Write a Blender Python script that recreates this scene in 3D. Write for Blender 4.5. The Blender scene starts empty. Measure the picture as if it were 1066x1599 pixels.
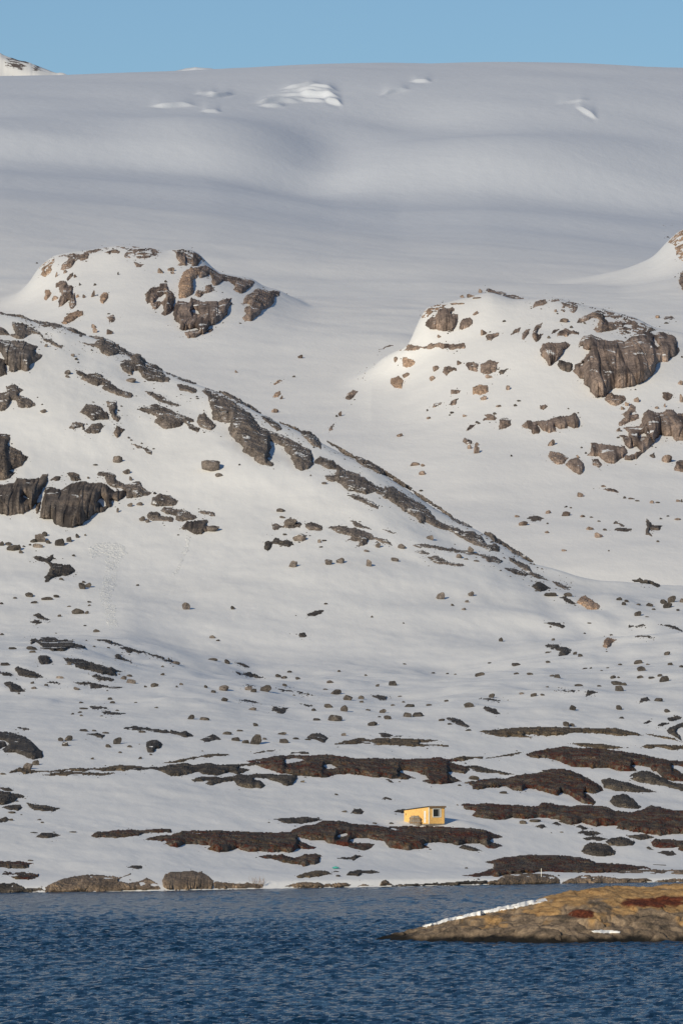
import bpy, bmesh, math, random
import numpy as np
from mathutils import Vector

# ------------------------------------------------------------------ camera / sky / sun / exposure
scene = bpy.context.scene
FPX = 8929.0                 # focal length in photo pixels (1066 x 1599)
CX, CY = 533.0, 799.5
EYE = 15.0                   # deck height above the water
PITCH = math.atan((1195.0 - CY) / FPX)
cam_d = bpy.data.cameras.new('camera')
cam = bpy.data.objects.new('camera', cam_d)
scene.collection.objects.link(cam)
cam.location = (0, 0, EYE)
cam.rotation_euler = (math.pi / 2 + PITCH, 0, 0)
cam_d.sensor_fit = 'VERTICAL'
cam_d.sensor_height = 36.0
cam_d.lens = 36.0 * FPX / 1599.0
cam_d.clip_start = 1.0
cam_d.clip_end = 40000
scene.camera = cam
scene.render.resolution_x, scene.render.resolution_y = 682, 1024

SUN_AZ = math.radians(24)    # to the left of straight behind the camera
SUN_EL = math.radians(17)
sdir = Vector((-math.sin(SUN_AZ) * math.cos(SUN_EL), -math.cos(SUN_AZ) * math.cos(SUN_EL), math.sin(SUN_EL)))
world = bpy.data.worlds.new('World')
scene.world = world
world.use_nodes = True
wn = world.node_tree.nodes
sky = wn.new('ShaderNodeTexSky')
sky.sky_type = 'NISHITA'
sky.sun_disc = False
sky.sun_elevation = SUN_EL
sky.sun_rotation = math.atan2(sdir.x, sdir.y)
sky.altitude = 0
sky.air_density = 1.0
sky.dust_density = 0.0
sky.ozone_density = 4.3
bg = wn['Background']
bg.inputs['Strength'].default_value = 0.095
world.node_tree.links.new(sky.outputs['Color'], bg.inputs['Color'])

sun_d = bpy.data.lights.new('sun', 'SUN')
sun_d.energy = 4.6
sun_d.angle = math.radians(0.53)
sun_d.color = (1.0, 0.88, 0.67)
sun = bpy.data.objects.new('sun', sun_d)
scene.collection.objects.link(sun)
sun.rotation_euler = sdir.to_track_quat('Z', 'Y').to_euler()
sun.location = (-200, -300, 200)

vs = scene.view_settings
vs.view_transform = 'Standard'
vs.look = 'None'
vs.gamma = 1.0
vs.use_curve_mapping = False
vs.exposure = -0.22
scene.cycles.max_bounces = 5
scene.cycles.volume_bounces = 0

# ------------------------------------------------------------------ small helpers
COL = scene.collection
rng = np.random.RandomState(7)
random.seed(7)

def tag(o, label=None, cat=None, group=None, kind=None):
    if label: o['label'] = label
    if cat: o['category'] = cat
    if group: o['group'] = group
    if kind: o['kind'] = kind
    return o

def mesh_np(name, verts, quads, mat, smooth=False, parent=None, tris=None):
    me = bpy.data.meshes.new(name)
    nq = 0 if quads is None else len(quads)
    nt = 0 if tris is None else len(tris)
    me.vertices.add(len(verts))
    me.vertices.foreach_set('co', np.ascontiguousarray(verts, dtype=np.float32).ravel())
    idx, starts = [], []
    if nq:
        idx.append(np.asarray(quads, dtype=np.int32).ravel()); starts.append(np.arange(nq) * 4)
    if nt:
        idx.append(np.asarray(tris, dtype=np.int32).ravel()); starts.append(np.arange(nt) * 3 + nq * 4)
    idx = np.concatenate(idx); starts = np.concatenate(starts).astype(np.int32)
    me.loops.add(len(idx)); me.loops.foreach_set('vertex_index', idx)
    me.polygons.add(nq + nt); me.polygons.foreach_set('loop_start', starts)
    me.update(calc_edges=True)
    me.polygons.foreach_set('use_smooth', np.full(nq + nt, smooth))
    if mat: me.materials.append(mat)
    me.validate()
    o = bpy.data.objects.new(name, me)
    COL.objects.link(o)
    if parent: o.parent = parent
    return o

def hash3(ix, iy, iz, seed):
    h = (ix.astype(np.int64) * 374761393 + iy.astype(np.int64) * 668265263 + iz.astype(np.int64) * 2147483647 + seed * 974634777)
    h = (h ^ (h >> 13)) * 1274126177
    h = h & 0x7fffffff
    h = (h ^ (h >> 16)) * 2246822519
    return ((h & 0xffffff).astype(np.float64) / 0xffffff) * 2 - 1

def vnoise(x, y, z=None, seed=0):
    """smooth value noise, -1..1"""
    x = np.asarray(x, float); y = np.asarray(y, float)
    z = np.zeros_like(x) if z is None else np.asarray(z, float)
    x0, y0, z0 = np.floor(x), np.floor(y), np.floor(z)
    fx, fy, fz = x - x0, y - y0, z - z0
    fx = fx * fx * fx * (fx * (fx * 6 - 15) + 10); fy = fy * fy * fy * (fy * (fy * 6 - 15) + 10); fz = fz * fz * (3 - 2 * fz)
    out = 0
    for dz in (0, 1):
        wz = fz if dz else 1 - fz
        for dy in (0, 1):
            wy = fy if dy else 1 - fy
            for dx in (0, 1):
                wx = fx if dx else 1 - fx
                out = out + wx * wy * wz * hash3(x0 + dx, y0 + dy, z0 + dz, seed)
    return out

def fbm(x, y, z=None, seed=0, octv=3, gain=0.5):
    s, a, t, f = 0, 1.0, 0, 1.0
    for k in range(octv):
        s = s + a * vnoise(x * f + 13.1 * k, y * f - 7.7 * k, None if z is None else z * f + 3.3 * k, seed + k)
        t += a; a *= gain; f *= 2.03
    return s / t

def cells(x, y, z, seed=0):
    """worley: distance to nearest and second nearest feature point, id of nearest"""
    x0, y0, z0 = np.floor(x), np.floor(y), np.floor(z)
    f1 = np.full(x.shape, 9.0); f2 = np.full(x.shape, 9.0); cid = np.zeros(x.shape)
    for dx in (-1, 0, 1):
        for dy in (-1, 0, 1):
            for dz in (-1, 0, 1):
                a, b, c = x0 + dx, y0 + dy, z0 + dz
                px = a + 0.5 + 0.45 * hash3(a, b, c, seed); py = b + 0.5 + 0.45 * hash3(a, b, c, seed + 1); pz = c + 0.5 + 0.45 * hash3(a, b, c, seed + 2)
                dd = (px - x) ** 2 + (py - y) ** 2 + (pz - z) ** 2
                near = dd < f1
                f2 = np.where(near, f1, np.minimum(f2, dd))
                cid = np.where(near, hash3(a, b, c, seed + 3), cid)
                f1 = np.where(near, dd, f1)
    return np.sqrt(f1), np.sqrt(f2), cid

def sstep(a, b, x):
    t = np.clip((x - a) / (b - a), 0, 1)
    return t * t * (3 - 2 * t)

def ray(u, v):
    """photo pixel -> (a, e): sideways and upward slope of its line of sight per metre of distance"""
    u = np.asarray(u, float); v = np.asarray(v, float)
    dy = FPX * math.cos(PITCH) - (CY - v) * math.sin(PITCH)
    dz = FPX * math.sin(PITCH) + (CY - v) * math.cos(PITCH)
    return (u - CX) / dy, dz / dy

# ------------------------------------------------------------------ materials
def new_mat(name):
    m = bpy.data.materials.new(name); m.use_nodes = True
    nt = m.node_tree; b = nt.nodes['Principled BSDF']
    return m, nt, b

def N(nt, kind, **kw):
    n = nt.nodes.new(kind)
    for k, v in kw.items():
        if k in n.inputs: n.inputs[k].default_value = v
        else: setattr(n, k, v)
    return n

def coords(nt, scale=(1, 1, 1)):
    g = N(nt, 'ShaderNodeNewGeometry')
    mp = N(nt, 'ShaderNodeMapping'); mp.inputs['Scale'].default_value = scale
    nt.links.new(g.outputs['Position'], mp.inputs['Vector'])
    return mp.outputs['Vector']

def noise(nt, vec, scale, detail=4, rough=0.55):
    n = N(nt, 'ShaderNodeTexNoise'); n.inputs['Scale'].default_value = scale
    n.inputs['Detail'].default_value = detail; n.inputs['Roughness'].default_value = rough
    nt.links.new(vec, n.inputs['Vector'])
    return n.outputs['Fac']

def ramp(nt, fac, stops):
    r = N(nt, 'ShaderNodeValToRGB'); el = r.color_ramp.elements
    while len(el) < len(stops): el.new(0.5)
    for e, (p, c) in zip(el, stops):
        e.position = p; e.color = (c[0], c[1], c[2], 1) if not np.isscalar(c) else (c, c, c, 1)
    nt.links.new(fac, r.inputs['Fac'])
    return r.outputs['Color']

def mix(nt, fac, a, b, mode='MIX'):
    m = N(nt, 'ShaderNodeMix'); m.data_type = 'RGBA'; m.blend_type = mode
    for sock, val in ((m.inputs[0], fac), (m.inputs[6], a), (m.inputs[7], b)):
        if isinstance(val, (int, float)): sock.default_value = val
        elif isinstance(val, tuple): sock.default_value = (val[0], val[1], val[2], 1)
        else: nt.links.new(val, sock)
    return m.outputs[2]

def bump(nt, b, fac, strength, dist):
    bp = N(nt, 'ShaderNodeBump'); bp.inputs['Strength'].default_value = strength; bp.inputs['Distance'].default_value = dist
    nt.links.new(fac, bp.inputs['Height']); nt.links.new(bp.outputs['Normal'], b.inputs['Normal'])
    return bp

def snow_mat(name, c0, c1, s_big, s_small, dist, strength=0.5, aniso=(1, 1, 1)):
    m, nt, b = new_mat(name)
    v = coords(nt)
    big = noise(nt, v, s_big, 4, 0.6)
    nt.links.new(ramp(nt, big, [(0.3, c0), (0.7, c1)]), b.inputs['Base Color'])
    b.inputs['Roughness'].default_value = 0.75
    b.inputs['Specular IOR Level'].default_value = 0.15
    va = coords(nt, aniso)
    bump(nt, b, noise(nt, va, s_small, 5, 0.6), strength, dist)
    return m

M = {}
M['snow'] = snow_mat('snow', (0.80, 0.80, 0.80), (0.86, 0.86, 0.86), 0.03, 0.25, 0.5, 0.35, (1, 0.5, 1))
M['firn'] = snow_mat('firn', (0.78, 0.78, 0.79), (0.84, 0.84, 0.84), 0.004, 0.11, 1.3, 0.34, (1, 0.45, 1))
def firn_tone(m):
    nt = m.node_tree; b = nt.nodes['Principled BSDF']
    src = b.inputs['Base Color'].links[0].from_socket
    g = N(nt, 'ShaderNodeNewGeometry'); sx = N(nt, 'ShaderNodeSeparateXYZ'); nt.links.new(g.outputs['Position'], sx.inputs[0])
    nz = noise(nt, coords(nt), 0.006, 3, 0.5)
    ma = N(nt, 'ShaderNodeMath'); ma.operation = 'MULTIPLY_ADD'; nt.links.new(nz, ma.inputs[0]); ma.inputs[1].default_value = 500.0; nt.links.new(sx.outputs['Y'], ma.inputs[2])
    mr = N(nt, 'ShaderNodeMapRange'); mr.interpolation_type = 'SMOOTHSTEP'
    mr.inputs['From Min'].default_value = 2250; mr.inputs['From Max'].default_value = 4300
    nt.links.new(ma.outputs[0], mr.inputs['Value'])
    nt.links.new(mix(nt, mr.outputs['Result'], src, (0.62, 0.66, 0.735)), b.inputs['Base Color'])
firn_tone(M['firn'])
M['debris'] = snow_mat('snow_debris', (0.80, 0.80, 0.79), (0.86, 0.86, 0.85), 0.5, 1.2, 0.5, 0.8)

def rock_mat(name, dark, mid, light, s, streak=0.0, rust=None, snow=0.0, bdist=0.4):
    m, nt, b = new_mat(name)
    v = coords(nt)
    base = ramp(nt, noise(nt, v, s, 7, 0.68), [(0.32, dark), (0.5, mid), (0.68, light)])
    fine = noise(nt, v, s * 9, 5, 0.7)
    base = mix(nt, 0.6, base, ramp(nt, fine, [(0.3, 0.2), (0.5, 0.52), (0.7, 0.95)]), 'OVERLAY')
    base = mix(nt, 0.5, base, ramp(nt, noise(nt, v, s * 26, 3, 0.7), [(0.36, 0.12), (0.5, 0.52), (0.66, 0.95)]), 'OVERLAY')
    if streak:
        vs_ = coords(nt, (1, 0.06, 0.07))
        st = noise(nt, vs_, s * 4.2, 4, 0.6)
        base = mix(nt, ramp(nt, st, [(0.49, 0.0), (0.60, streak)]), base, (dark[0] * .45, dark[1] * .45, dark[2] * .5))
    if rust:
        rn = noise(nt, v, s * 0.8, 5, 0.7)
        rn2 = noise(nt, v, s * 4.5, 3, 0.6)
        fac = mix(nt, 0.5, rn, rn2, 'MIX')
        base = mix(nt, ramp(nt, fac, [(0.50, 0.0), (0.55, 0.9)]), base, rust[0])
        gn = noise(nt, coords(nt, (1.3, 0.9, 1)), s * 1.7, 5, 0.7)
        base = mix(nt, ramp(nt, gn, [(0.52, 0.0), (0.62, rust[2])]), base, rust[1])
    if snow:
        g = N(nt, 'ShaderNodeNewGeometry'); sx = N(nt, 'ShaderNodeSeparateXYZ')
        nt.links.new(g.outputs['Normal'], sx.inputs[0])
        sn = noise(nt, v, s * 1.6, 5, 0.65)
        ad = N(nt, 'ShaderNodeMath'); ad.operation = 'MULTIPLY_ADD'
        nt.links.new(sx.outputs['Z'], ad.inputs[0]); ad.inputs[1].default_value = 0.32; nt.links.new(sn, ad.inputs[2])
        base = mix(nt, ramp(nt, ad.outputs[0], [(0.97 - snow * .2, 0.0), (0.99 - snow * .2, 1.0)]), base, (0.82, 0.82, 0.82))
    nt.links.new(base, b.inputs['Base Color'])
    b.inputs['Roughness'].default_value = 0.9
    b.inputs['Specular IOR Level'].default_value = 0.2
    bump(nt, b, noise(nt, v, s * 5, 6, 0.7), 0.7, bdist)
    return m

RUST = ((0.088, 0.025, 0.016), (0.125, 0.083, 0.043), 0.75)
M['brown'] = rock_mat('brown_rock', (0.115, 0.090, 0.078), (0.25, 0.192, 0.162), (0.37, 0.28, 0.228), 0.09, 0.75, None, 0.35, 0.5)
M['buff'] = rock_mat('buff_rock', (0.20, 0.14, 0.105), (0.36, 0.255, 0.19), (0.48, 0.345, 0.25), 0.09, 0.3, None, 0.0, 0.6)
M['grey'] = rock_mat('grey_brown_rock', (0.082, 0.071, 0.066), (0.162, 0.138, 0.125), (0.255, 0.213, 0.186), 0.16, 0.3, None, 0.5, 0.5)
M['wall'] = rock_mat('streaked_cliff_rock', (0.07, 0.061, 0.057), (0.135, 0.113, 0.10), (0.23, 0.18, 0.145), 0.16, 0.85, None, 0.15, 0.5)
M['low'] = rock_mat('dark_grey_rock', (0.040, 0.036, 0.035), (0.074, 0.066, 0.061), (0.13, 0.111, 0.096), 0.25, 0.2, None, 0.1, 0.3)
M['shore'] = rock_mat('lichened_dark_rock', (0.034, 0.030, 0.028), (0.085, 0.071, 0.060), (0.19, 0.15, 0.112), 0.34, 0.15, RUST, 0.0, 0.25)
M['dark'] = rock_mat('black_brown_rock', (0.034, 0.031, 0.029), (0.080, 0.069, 0.060), (0.17, 0.14, 0.108), 0.34, 0.2, None, 0.0, 0.25)
M['olive'] = rock_mat('mossy_rock', (0.055, 0.043, 0.032), (0.11, 0.086, 0.061), (0.19, 0.145, 0.10), 0.5, 0.0, None, 0.0, 0.15)
M['tan'] = rock_mat('tan_shore_rock', (0.075, 0.060, 0.048), (0.20, 0.15, 0.11), (0.36, 0.265, 0.185), 0.35, 0.3, None, 0.0, 0.2)

def plain(name, col, rough=0.7, var=0.15, scale=3.0):
    m, nt, b = new_mat(name)
    v = coords(nt)
    f = noise(nt, v, scale, 5, 0.6)
    nt.links.new(ramp(nt, f, [(0.3, tuple(c * (1 - var) for c in col)), (0.7, tuple(min(1, c * (1 + var)) for c in col))]), b.inputs['Base Color'])
    b.inputs['Roughness'].default_value = rough
    return m

# ------------------------------------------------------------------ terrain: lofted height fields
UC = np.concatenate([np.arange(-900, -562, 12.0), np.arange(-562, 563, 2.0), np.arange(572, 901, 12.0)])   # a * FPX

def line(pts, smooth=0):
    """feature line through (u, v, d) photo points; v may be ('z', height)"""
    a, e, d = [], [], []
    for u, v, dd in pts:
        if isinstance(v, tuple):
            a.append((u - CX) / FPX); e.append((v[1] - EYE) / dd)
        else:
            aa, ee = ray(u, v); a.append(float(aa)); e.append(float(ee))
        d.append(dd)
    U = np.array(a) * FPX
    e_, d_ = np.interp(UC, U, e), np.interp(UC, U, d)
    if smooth:
        def sm(y):
            x = np.arange(-900, 901, 2.0); yy = np.interp(x, UC, y)
            k = np.hanning(smooth * 2 + 3); k /= k.sum()
            yy = np.convolve(np.pad(yy, smooth + 1, mode='edge'), k, mode='valid')
            return np.interp(UC, x, yy)
        e_, d_ = sm(e_), sm(d_)
    return d_, EYE + e_ * d_

def pchip(x, y, xi):
    h = np.diff(x); m = np.diff(y) / h
    dk = np.zeros_like(x)
    for k in range(1, len(x) - 1):
        if m[k - 1] * m[k] > 0:
            w1, w2 = 2 * h[k] + h[k - 1], h[k] + 2 * h[k - 1]
            dk[k] = (w1 + w2) / (w1 / m[k - 1] + w2 / m[k])
    dk[0], dk[-1] = m[0], m[-1]
    i = np.clip(np.searchsorted(x, xi) - 1, 0, len(h) - 1)
    t = np.clip((xi - x[i]) / h[i], -0.5, 1.5)
    return ((1 + 2 * t) * (1 - t) ** 2 * y[i] + t * (1 - t) ** 2 * h[i] * dk[i] + t * t * (3 - 2 * t) * y[i + 1] + t * t * (t - 1) * h[i] * dk[i + 1])

def loft(lines, rows):
    D = np.array([l[0] for l in lines]); Z = np.array([l[1] for l in lines])
    out = np.zeros((len(rows), len(UC)))
    for j in range(len(UC)):
        out[:, j] = pchip(D[:, j], Z[:, j], rows)
    return out

class Layer:
    def __init__(self, rows, Z):
        self.rows, self.Z = rows, Z
        self.E = np.maximum.accumulate((Z - EYE) / rows[:, None], axis=0)
    def col_hit(self, j, e, crest=0.0):
        col = self.E[:, j]
        k = np.searchsorted(col, e)
        ok = (k < len(col)) & (k > 0)
        kk = np.clip(k, 1, len(col) - 1)
        e0, e1 = col[kk - 1], col[kk]
        t = np.where(e1 > e0, (e - e0) / np.maximum(e1 - e0, 1e-12), 0)
        d = self.rows[kk - 1] + t * (self.rows[kk] - self.rows[kk - 1])
        top = self.E[-1, j]
        over = (~ok) & (e > top) & (e < top + crest / FPX)
        d = np.where(ok, d, np.nan)
        return np.where(over, self.rows[int(np.argmax(self.E[:, j] >= top - 1e-9))], d)
    def hit(self, a, e, crest=0.0):
        """distance at which the sight line (a, e) meets this ground"""
        a = np.atleast_1d(np.asarray(a, float)); e = np.atleast_1d(np.asarray(e, float))
        sh = a.shape; a = a.ravel(); e = e.ravel()
        U = a * FPX
        j = np.clip(np.searchsorted(UC, U) - 1, 0, len(UC) - 2)
        t = (U - UC[j]) / (UC[j + 1] - UC[j])
        d = np.full(a.shape, np.nan)
        for jj in np.unique(j):
            s = j == jj
            d0, d1 = self.col_hit(jj, e[s], crest), self.col_hit(jj + 1, e[s], crest)
            tt = t[s]
            l = d0 + (d1 - d0) * tt
            near = np.where(tt < 0.5, d0, d1)
            d[s] = np.where(np.isfinite(l) & (np.abs(d1 - d0) < 0.05 * np.nan_to_num(d0, nan=1)), l, near)
        return d.reshape(sh)
    def z_at(self, a, d):
        U = a * FPX
        j = np.clip(np.searchsorted(UC, U) - 1, 0, len(UC) - 2); t = (U - UC[j]) / (UC[j + 1] - UC[j])
        i = np.clip(np.searchsorted(self.rows, d) - 1, 0, len(self.rows) - 2); s = (d - self.rows[i]) / (self.rows[i + 1] - self.rows[i])
        Z = self.Z
        return (Z[i, j] * (1 - s) + Z[i + 1, j] * s) * (1 - t) + (Z[i, j + 1] * (1 - s) + Z[i + 1, j + 1] * s) * t
    def mesh(self, name, mat, row_from=None, row_to=None):
        r, Z = self.rows, self.Z
        X = UC[None, :] / FPX * r[:, None]; Y = np.repeat(r[:, None], len(UC), 1)
        n, m = Z.shape
        V = np.stack([X, Y, Z], -1).reshape(-1, 3)
        i = (np.arange(n - 1)[:, None] * m + np.arange(m - 1)[None, :]).ravel()
        return mesh_np(name, V, np.stack([i, i + 1, i + m + 1, i + m], -1), mat, smooth=True)

US = [-400, 0, 250, 400, 600, 740, 900, 1066, 1450]
VS = [1398, 1394, 1391, 1388, 1384.5, 1382, 1379, 1377, 1374]
DS = [EYE / (-float(ray(0, v)[1])) for v in VS]         # the waterline lies on the water
def row(vv, add):
    vv = [vv] * len(US) if np.isscalar(vv) else vv
    add = [add] * len(US) if np.isscalar(add) else add
    return [(u, v, d + q) for u, v, d, q in zip(US, vv, DS, add)]

HILL = [(-400, 385, 1450), (-150, 455, 1425), (0, 489, 1410), (25, 493, 1408), (60, 503, 1405), (97, 509, 1402), (135, 525, 1398), (170, 533, 1395),
        (190, 547, 1392), (225, 565, 1388), (262, 582, 1384), (302, 598, 1380), (330, 609, 1376), (365, 622, 1372), (400, 642, 1368), (432, 659, 1364),
        (470, 673, 1360), (507, 689, 1355), (582, 723, 1346), (640, 763, 1338), (700, 805, 1330), (755, 833, 1322), (832, 879, 1312), (866, 892, 1308),
        (900, 906, 1305), (935, 912, 1308), (975, 911, 1315), (1066, 914, 1325), (1450, 916, 1340)]
HILL = [(u, v, d + 95 * max(0.0, min(1.0, (1000 - u) / 800))) for u, v, d in HILL]
def hill_frac(f, d0, v0):
    """line a fraction f up the face between the hill's foot and its crest"""
    return [(u, v0 + (v - v0) * f[0], d0 + (d - d0) * f[1]) for u, v, d in HILL]
SHOULDER = []
for u, v, d in HILL:
    k = (26 + 16 * max(0.0, min(1, (u - 150) / 150))) * max(0.0, min(1, (930 - u) / 160)) + 7
    SHOULDER.append((u, min(v + k, 985), d - 2 - k * 0.95))
near_lines = [
    line([(u, ('z', -7.0), d - 45) for u, d in zip(US, DS)]),
    line([(u, ('z', -0.25), d - 1) for u, d in zip(US, DS)]),
    line([(u, ('z', h), d + 1.2) for u, d, h in zip(US, DS, [.7, .7, .7, .9, .9, .8, .6, .5, .5])]),
    line(row(1352, 20)),
    line(row(1300, 52), 10),
    line(row(1252, 88), 10),
    line(row(1200, 128), 10),
    line(row([1150, 1150, 1152, 1152, 1150, 1145, 1140, 1138, 1135], 172), 20),
    line([(-400, 1080, 945), (0, 1085, 945), (300, 1095, 950), (600, 1098, 960), (800, 1090, 965), (1066, 1080, 970), (1450, 1075, 970)], 20),
    line([(-400, 985, 1090), (0, 1000, 1100), (120, 1000, 1105), (250, 1018, 1120), (330, 1032, 1130), (400, 1043, 1140), (700, 1043, 1150), (850, 1020, 1150), (1066, 1000, 1150), (1450, 990, 1150)], 12),
    line([(u, 1030 - max(0, (u - 700)) * .12 - (35 if u < 200 else max(0, 35 - (u - 200) * .25)), 1163) for u in (-400, 0, 100, 200, 300, 400, 600, 700, 800, 900, 1066, 1450)], 12),
    line(hill_frac((0.25, 0.32), 1150, 1030), 80),
    line(hill_frac((0.52, 0.57), 1150, 1030), 70),
    line(SHOULDER, 22),
    line(HILL, 9),
    line([(u, v + 25, d + 22) for u, v, d in HILL], 4),
    line([(u, v + 130, d + 120) for u, v, d in HILL], 10),
]
rows_n = np.concatenate([np.arange(630, 672, 5.0), np.arange(672, 746, 0.55), np.arange(746, 960, 1.2), np.arange(960, 1510, 1.7), np.arange(1510, 1580, 6.0)])
ZN = loft(near_lines, rows_n)
AA = UC / FPX
X, Y = AA[None, :] * rows_n[:, None], np.repeat(rows_n[:, None], len(UC), 1)
land = sstep(0.3, 2.5, ZN)
ZN += land * (0.35 * fbm(X / 14, Y / 22, seed=1) + 0.10 * fbm(X / 3, Y / 5, seed=2))
benchw = sstep(880, 940, Y) * (1 - sstep(1120, 1180, Y))
ZN += benchw * (1.5 * fbm(X / 26, Y / 60, seed=3, octv=2) + 0.5 * fbm(X / 7, Y / 18, seed=4, octv=2))
rightw = sstep(1140, 1200, Y) * (1 - sstep(1270, 1300, Y)) * sstep(20, 40, X)
ZN += rightw * 1.8 * fbm(X / 14, Y / 40, seed=5, octv=2)
facew = sstep(1170, 1220, Y) * (1 - sstep(1400, 1440, Y))
ZN += facew * (1.6 * fbm(X / 40, Y / 50, seed=6, octv=2))
# a level stand for the hut
HUT_PX = (669.5, 1291.0)
LN = Layer(rows_n, ZN)
ha, he = ray(*HUT_PX)
hd = float(LN.hit(ha, he)[0]); HUT = np.array([float(ha) * hd, hd, EYE + float(he) * hd])
rr = np.hypot(X - (HUT[0] - 0.3), Y - (HUT[1] + 2.6))
w = 1 - sstep(4.5, 10.0, rr)
ZN = ZN * (1 - w) + (HUT[2] + 0.16 * (Y - HUT[1]) - 0.02 * (X - HUT[0])) * w
LN = Layer(rows_n, ZN)
near = LN.mesh('snow_slope', M['snow'])
tag(near, 'snow-covered shore, bench and hillside below the ridge', None, None, 'structure')

# far ground: ice cap, knoll and right-hand hill
CREST = [(-400, 124, 5150), (0, 120, 5200), (100, 119, 5200), (200, 115.5, 5200), (300, 112.5, 5200), (400, 107, 5200), (500, 103, 5200), (600, 100.5, 5200), (700, 100, 5200), (800, 101, 5200), (900, 103, 5200), (1066, 106, 5200), (1450, 118, 5200)]
CREASE = [(-400, 252), (0, 266), (200, 282), (330, 292), (420, 305), (520, 320), (620, 329), (760, 329), (900, 337), (1066, 350), (1450, 380)]
UF = [-400, 0, 250, 500, 750, 1066, 1450]
flat = lambda v, d: [(u, v, d) for u in UF]
far_lines = [
    line(flat(1010, 1470)), line(flat(905, 1560)), line(flat(800, 1680)), line(flat(700, 1800)), line(flat(600, 1960)), line(flat(505, 2170)),
    line([(u, v, d) for u, v, d in zip(UF, [415, 420, 430, 435, 440, 445, 450], [2520] * 7)]),
    line([(u, v + 52, 3060) for u, v in CREASE], 20),
    line([(u, v + 22, 3520) for u, v in CREASE], 20),
    line([(u, v + 1, 3690) for u, v in CREASE], 8),
    line([(u, v - 1.5, 3840) for u, v in CREASE], 8),
    line([(u, v - 13, 4000) for u, v in CREASE], 20),
    line([(u, v - 58, 4115) for u, v in CREASE], 50),
    line([(-400, 180, 4330), (0, 190, 4330), (250, 195, 4330), (500, 212, 4330), (800, 215, 4330), (1066, 225, 4330), (1450, 230, 4330)], 40),
    line([(-400, 150, 4560), (0, 153, 4560), (220, 152, 4600), (500, 165, 4600), (800, 160, 4600), (1066, 165, 4600), (1450, 180, 4600)], 40),
    line([(-400, 133, 4900), (0, 130, 4900), (250, 128, 4900), (500, 120, 4880), (800, 118, 4880), (1066, 122, 4880), (1450, 138, 4900)], 40),
    line(CREST, 10),
    line([(u, v + 1.5, d + 350) for u, v, d in CREST], 20),
    line([(u, v + 25, d + 1300) for u, v, d in CREST], 20),
]
rows_f = np.concatenate([np.arange(1470, 2400, 3.6), np.geomspace(2400, 3500, 80), np.arange(3510, 3720, 4.0), np.arange(3720, 4080, 6.0), np.arange(4080, 4430, 7.0), np.arange(4430, 4860, 2.4), np.arange(4860, 5300, 9.0), np.arange(5310, 6600, 90.0)])
ZF = loft(far_lines, rows_f)
# the right-hand hill
DC = [(380, 800, 1950), (440, 735, 1950), (500, 660, 1960), (540, 612, 1975), (557, 596, 1980), (575, 579, 1985), (597, 557, 1990), (620, 544, 1995), (637, 538, 2000), (650, 505, 2030), (664, 478, 2040),
      (700, 468, 2050), (749, 456, 2055), (765, 453, 2055), (800, 464, 2050), (868, 464, 2050), (905, 475, 2045), (945, 484, 2045), (990, 497, 2040), (1022, 514, 2035), (1066, 525, 2030), (1200, 570, 2020), (1450, 640, 2000)]
DC = [(u, v, d - 88 * max(0.0, min(1.0, (u - 540) / 120))) for u, v, d in DC]
DF = [380, 500, 600, 700, 800, 900, 1066, 1450]
dl = lambda vs_, ds: [(u, v, d) for u, v, d in zip(DF, vs_, ds)]
d_lines = [line(flat(1040, 1470)), line(dl([960] * 3 + [935, 925, 915, 905, 905], [1530] * 8), 45), line(dl([910, 890, 830, 800, 790, 780, 775, 790], [1690] * 8), 45),
           line(dl([860, 800, 735, 700, 685, 670, 668, 700], [1800, 1800, 1795, 1788, 1785, 1785, 1785, 1790]), 45), line(dl([830, 740, 660, 610, 590, 580, 585, 650], [1890, 1890, 1875, 1858, 1855, 1855, 1855, 1860]), 45), line(dl([815, 690, 590, 545, 520, 520, 545, 645], [1940, 1940, 1925, 1905, 1900, 1900, 1900, 1910]), 35),
           line(DC, 5), line([(u, v + 12, d + 50) for u, v, d in DC], 3), line([(u, v + 110, d + 190) for u, v, d in DC], 6), line([(u, v + 900, d + 1500) for u, v, d in DC]), line([(u, v + 2500, 6700) for u, v, d in DC])]
ZD = loft(d_lines, rows_f)
# the rounded knoll on the left
EC = [(-400, 640, 2290), (-60, 540, 2290), (0, 500, 2290), (30, 470, 2290), (50, 440, 2290), (61, 422, 2290), (85, 403, 2290), (113, 397, 2290), (140, 392, 2290), (160, 389, 2290), (185, 386, 2290), (225, 388, 2290),
      (258, 394, 2290), (290, 391, 2290), (310, 398, 2290), (320, 410, 2290), (340, 429, 2290), (395, 438, 2290), (410, 450, 2290), (437, 458, 2285), (470, 485, 2280), (520, 560, 2270), (700, 700, 2250), (1450, 1200, 2250)]
EF = [-400, 0, 100, 200, 300, 400, 500, 700, 1450]
el = lambda vs_, d: [(u, v, d) for u, v in zip(EF, vs_)]
e_lines = [line(flat(1020, 1470)), line(flat(720, 1790)), line(flat(615, 1960)), line(el([690, 570, 552, 545, 545, 550, 590, 740, 1240], 2085), 30), line(el([670, 535, 495, 485, 488, 500, 545, 720, 1220], 2150), 30),
           line(el([655, 515, 440, 425, 430, 460, 525, 705, 1210], 2222), 25), line(EC, 6), line([(u, v + 14, d + 60) for u, v, d in EC], 3), line([(u, v + 120, d + 240) for u, v, d in EC], 6), line([(u, v + 900, d + 1500) for u, v, d in EC]), line([(u, v + 2500, 6700) for u, v, d in EC])]
ZE = loft(e_lines, rows_f)
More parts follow.
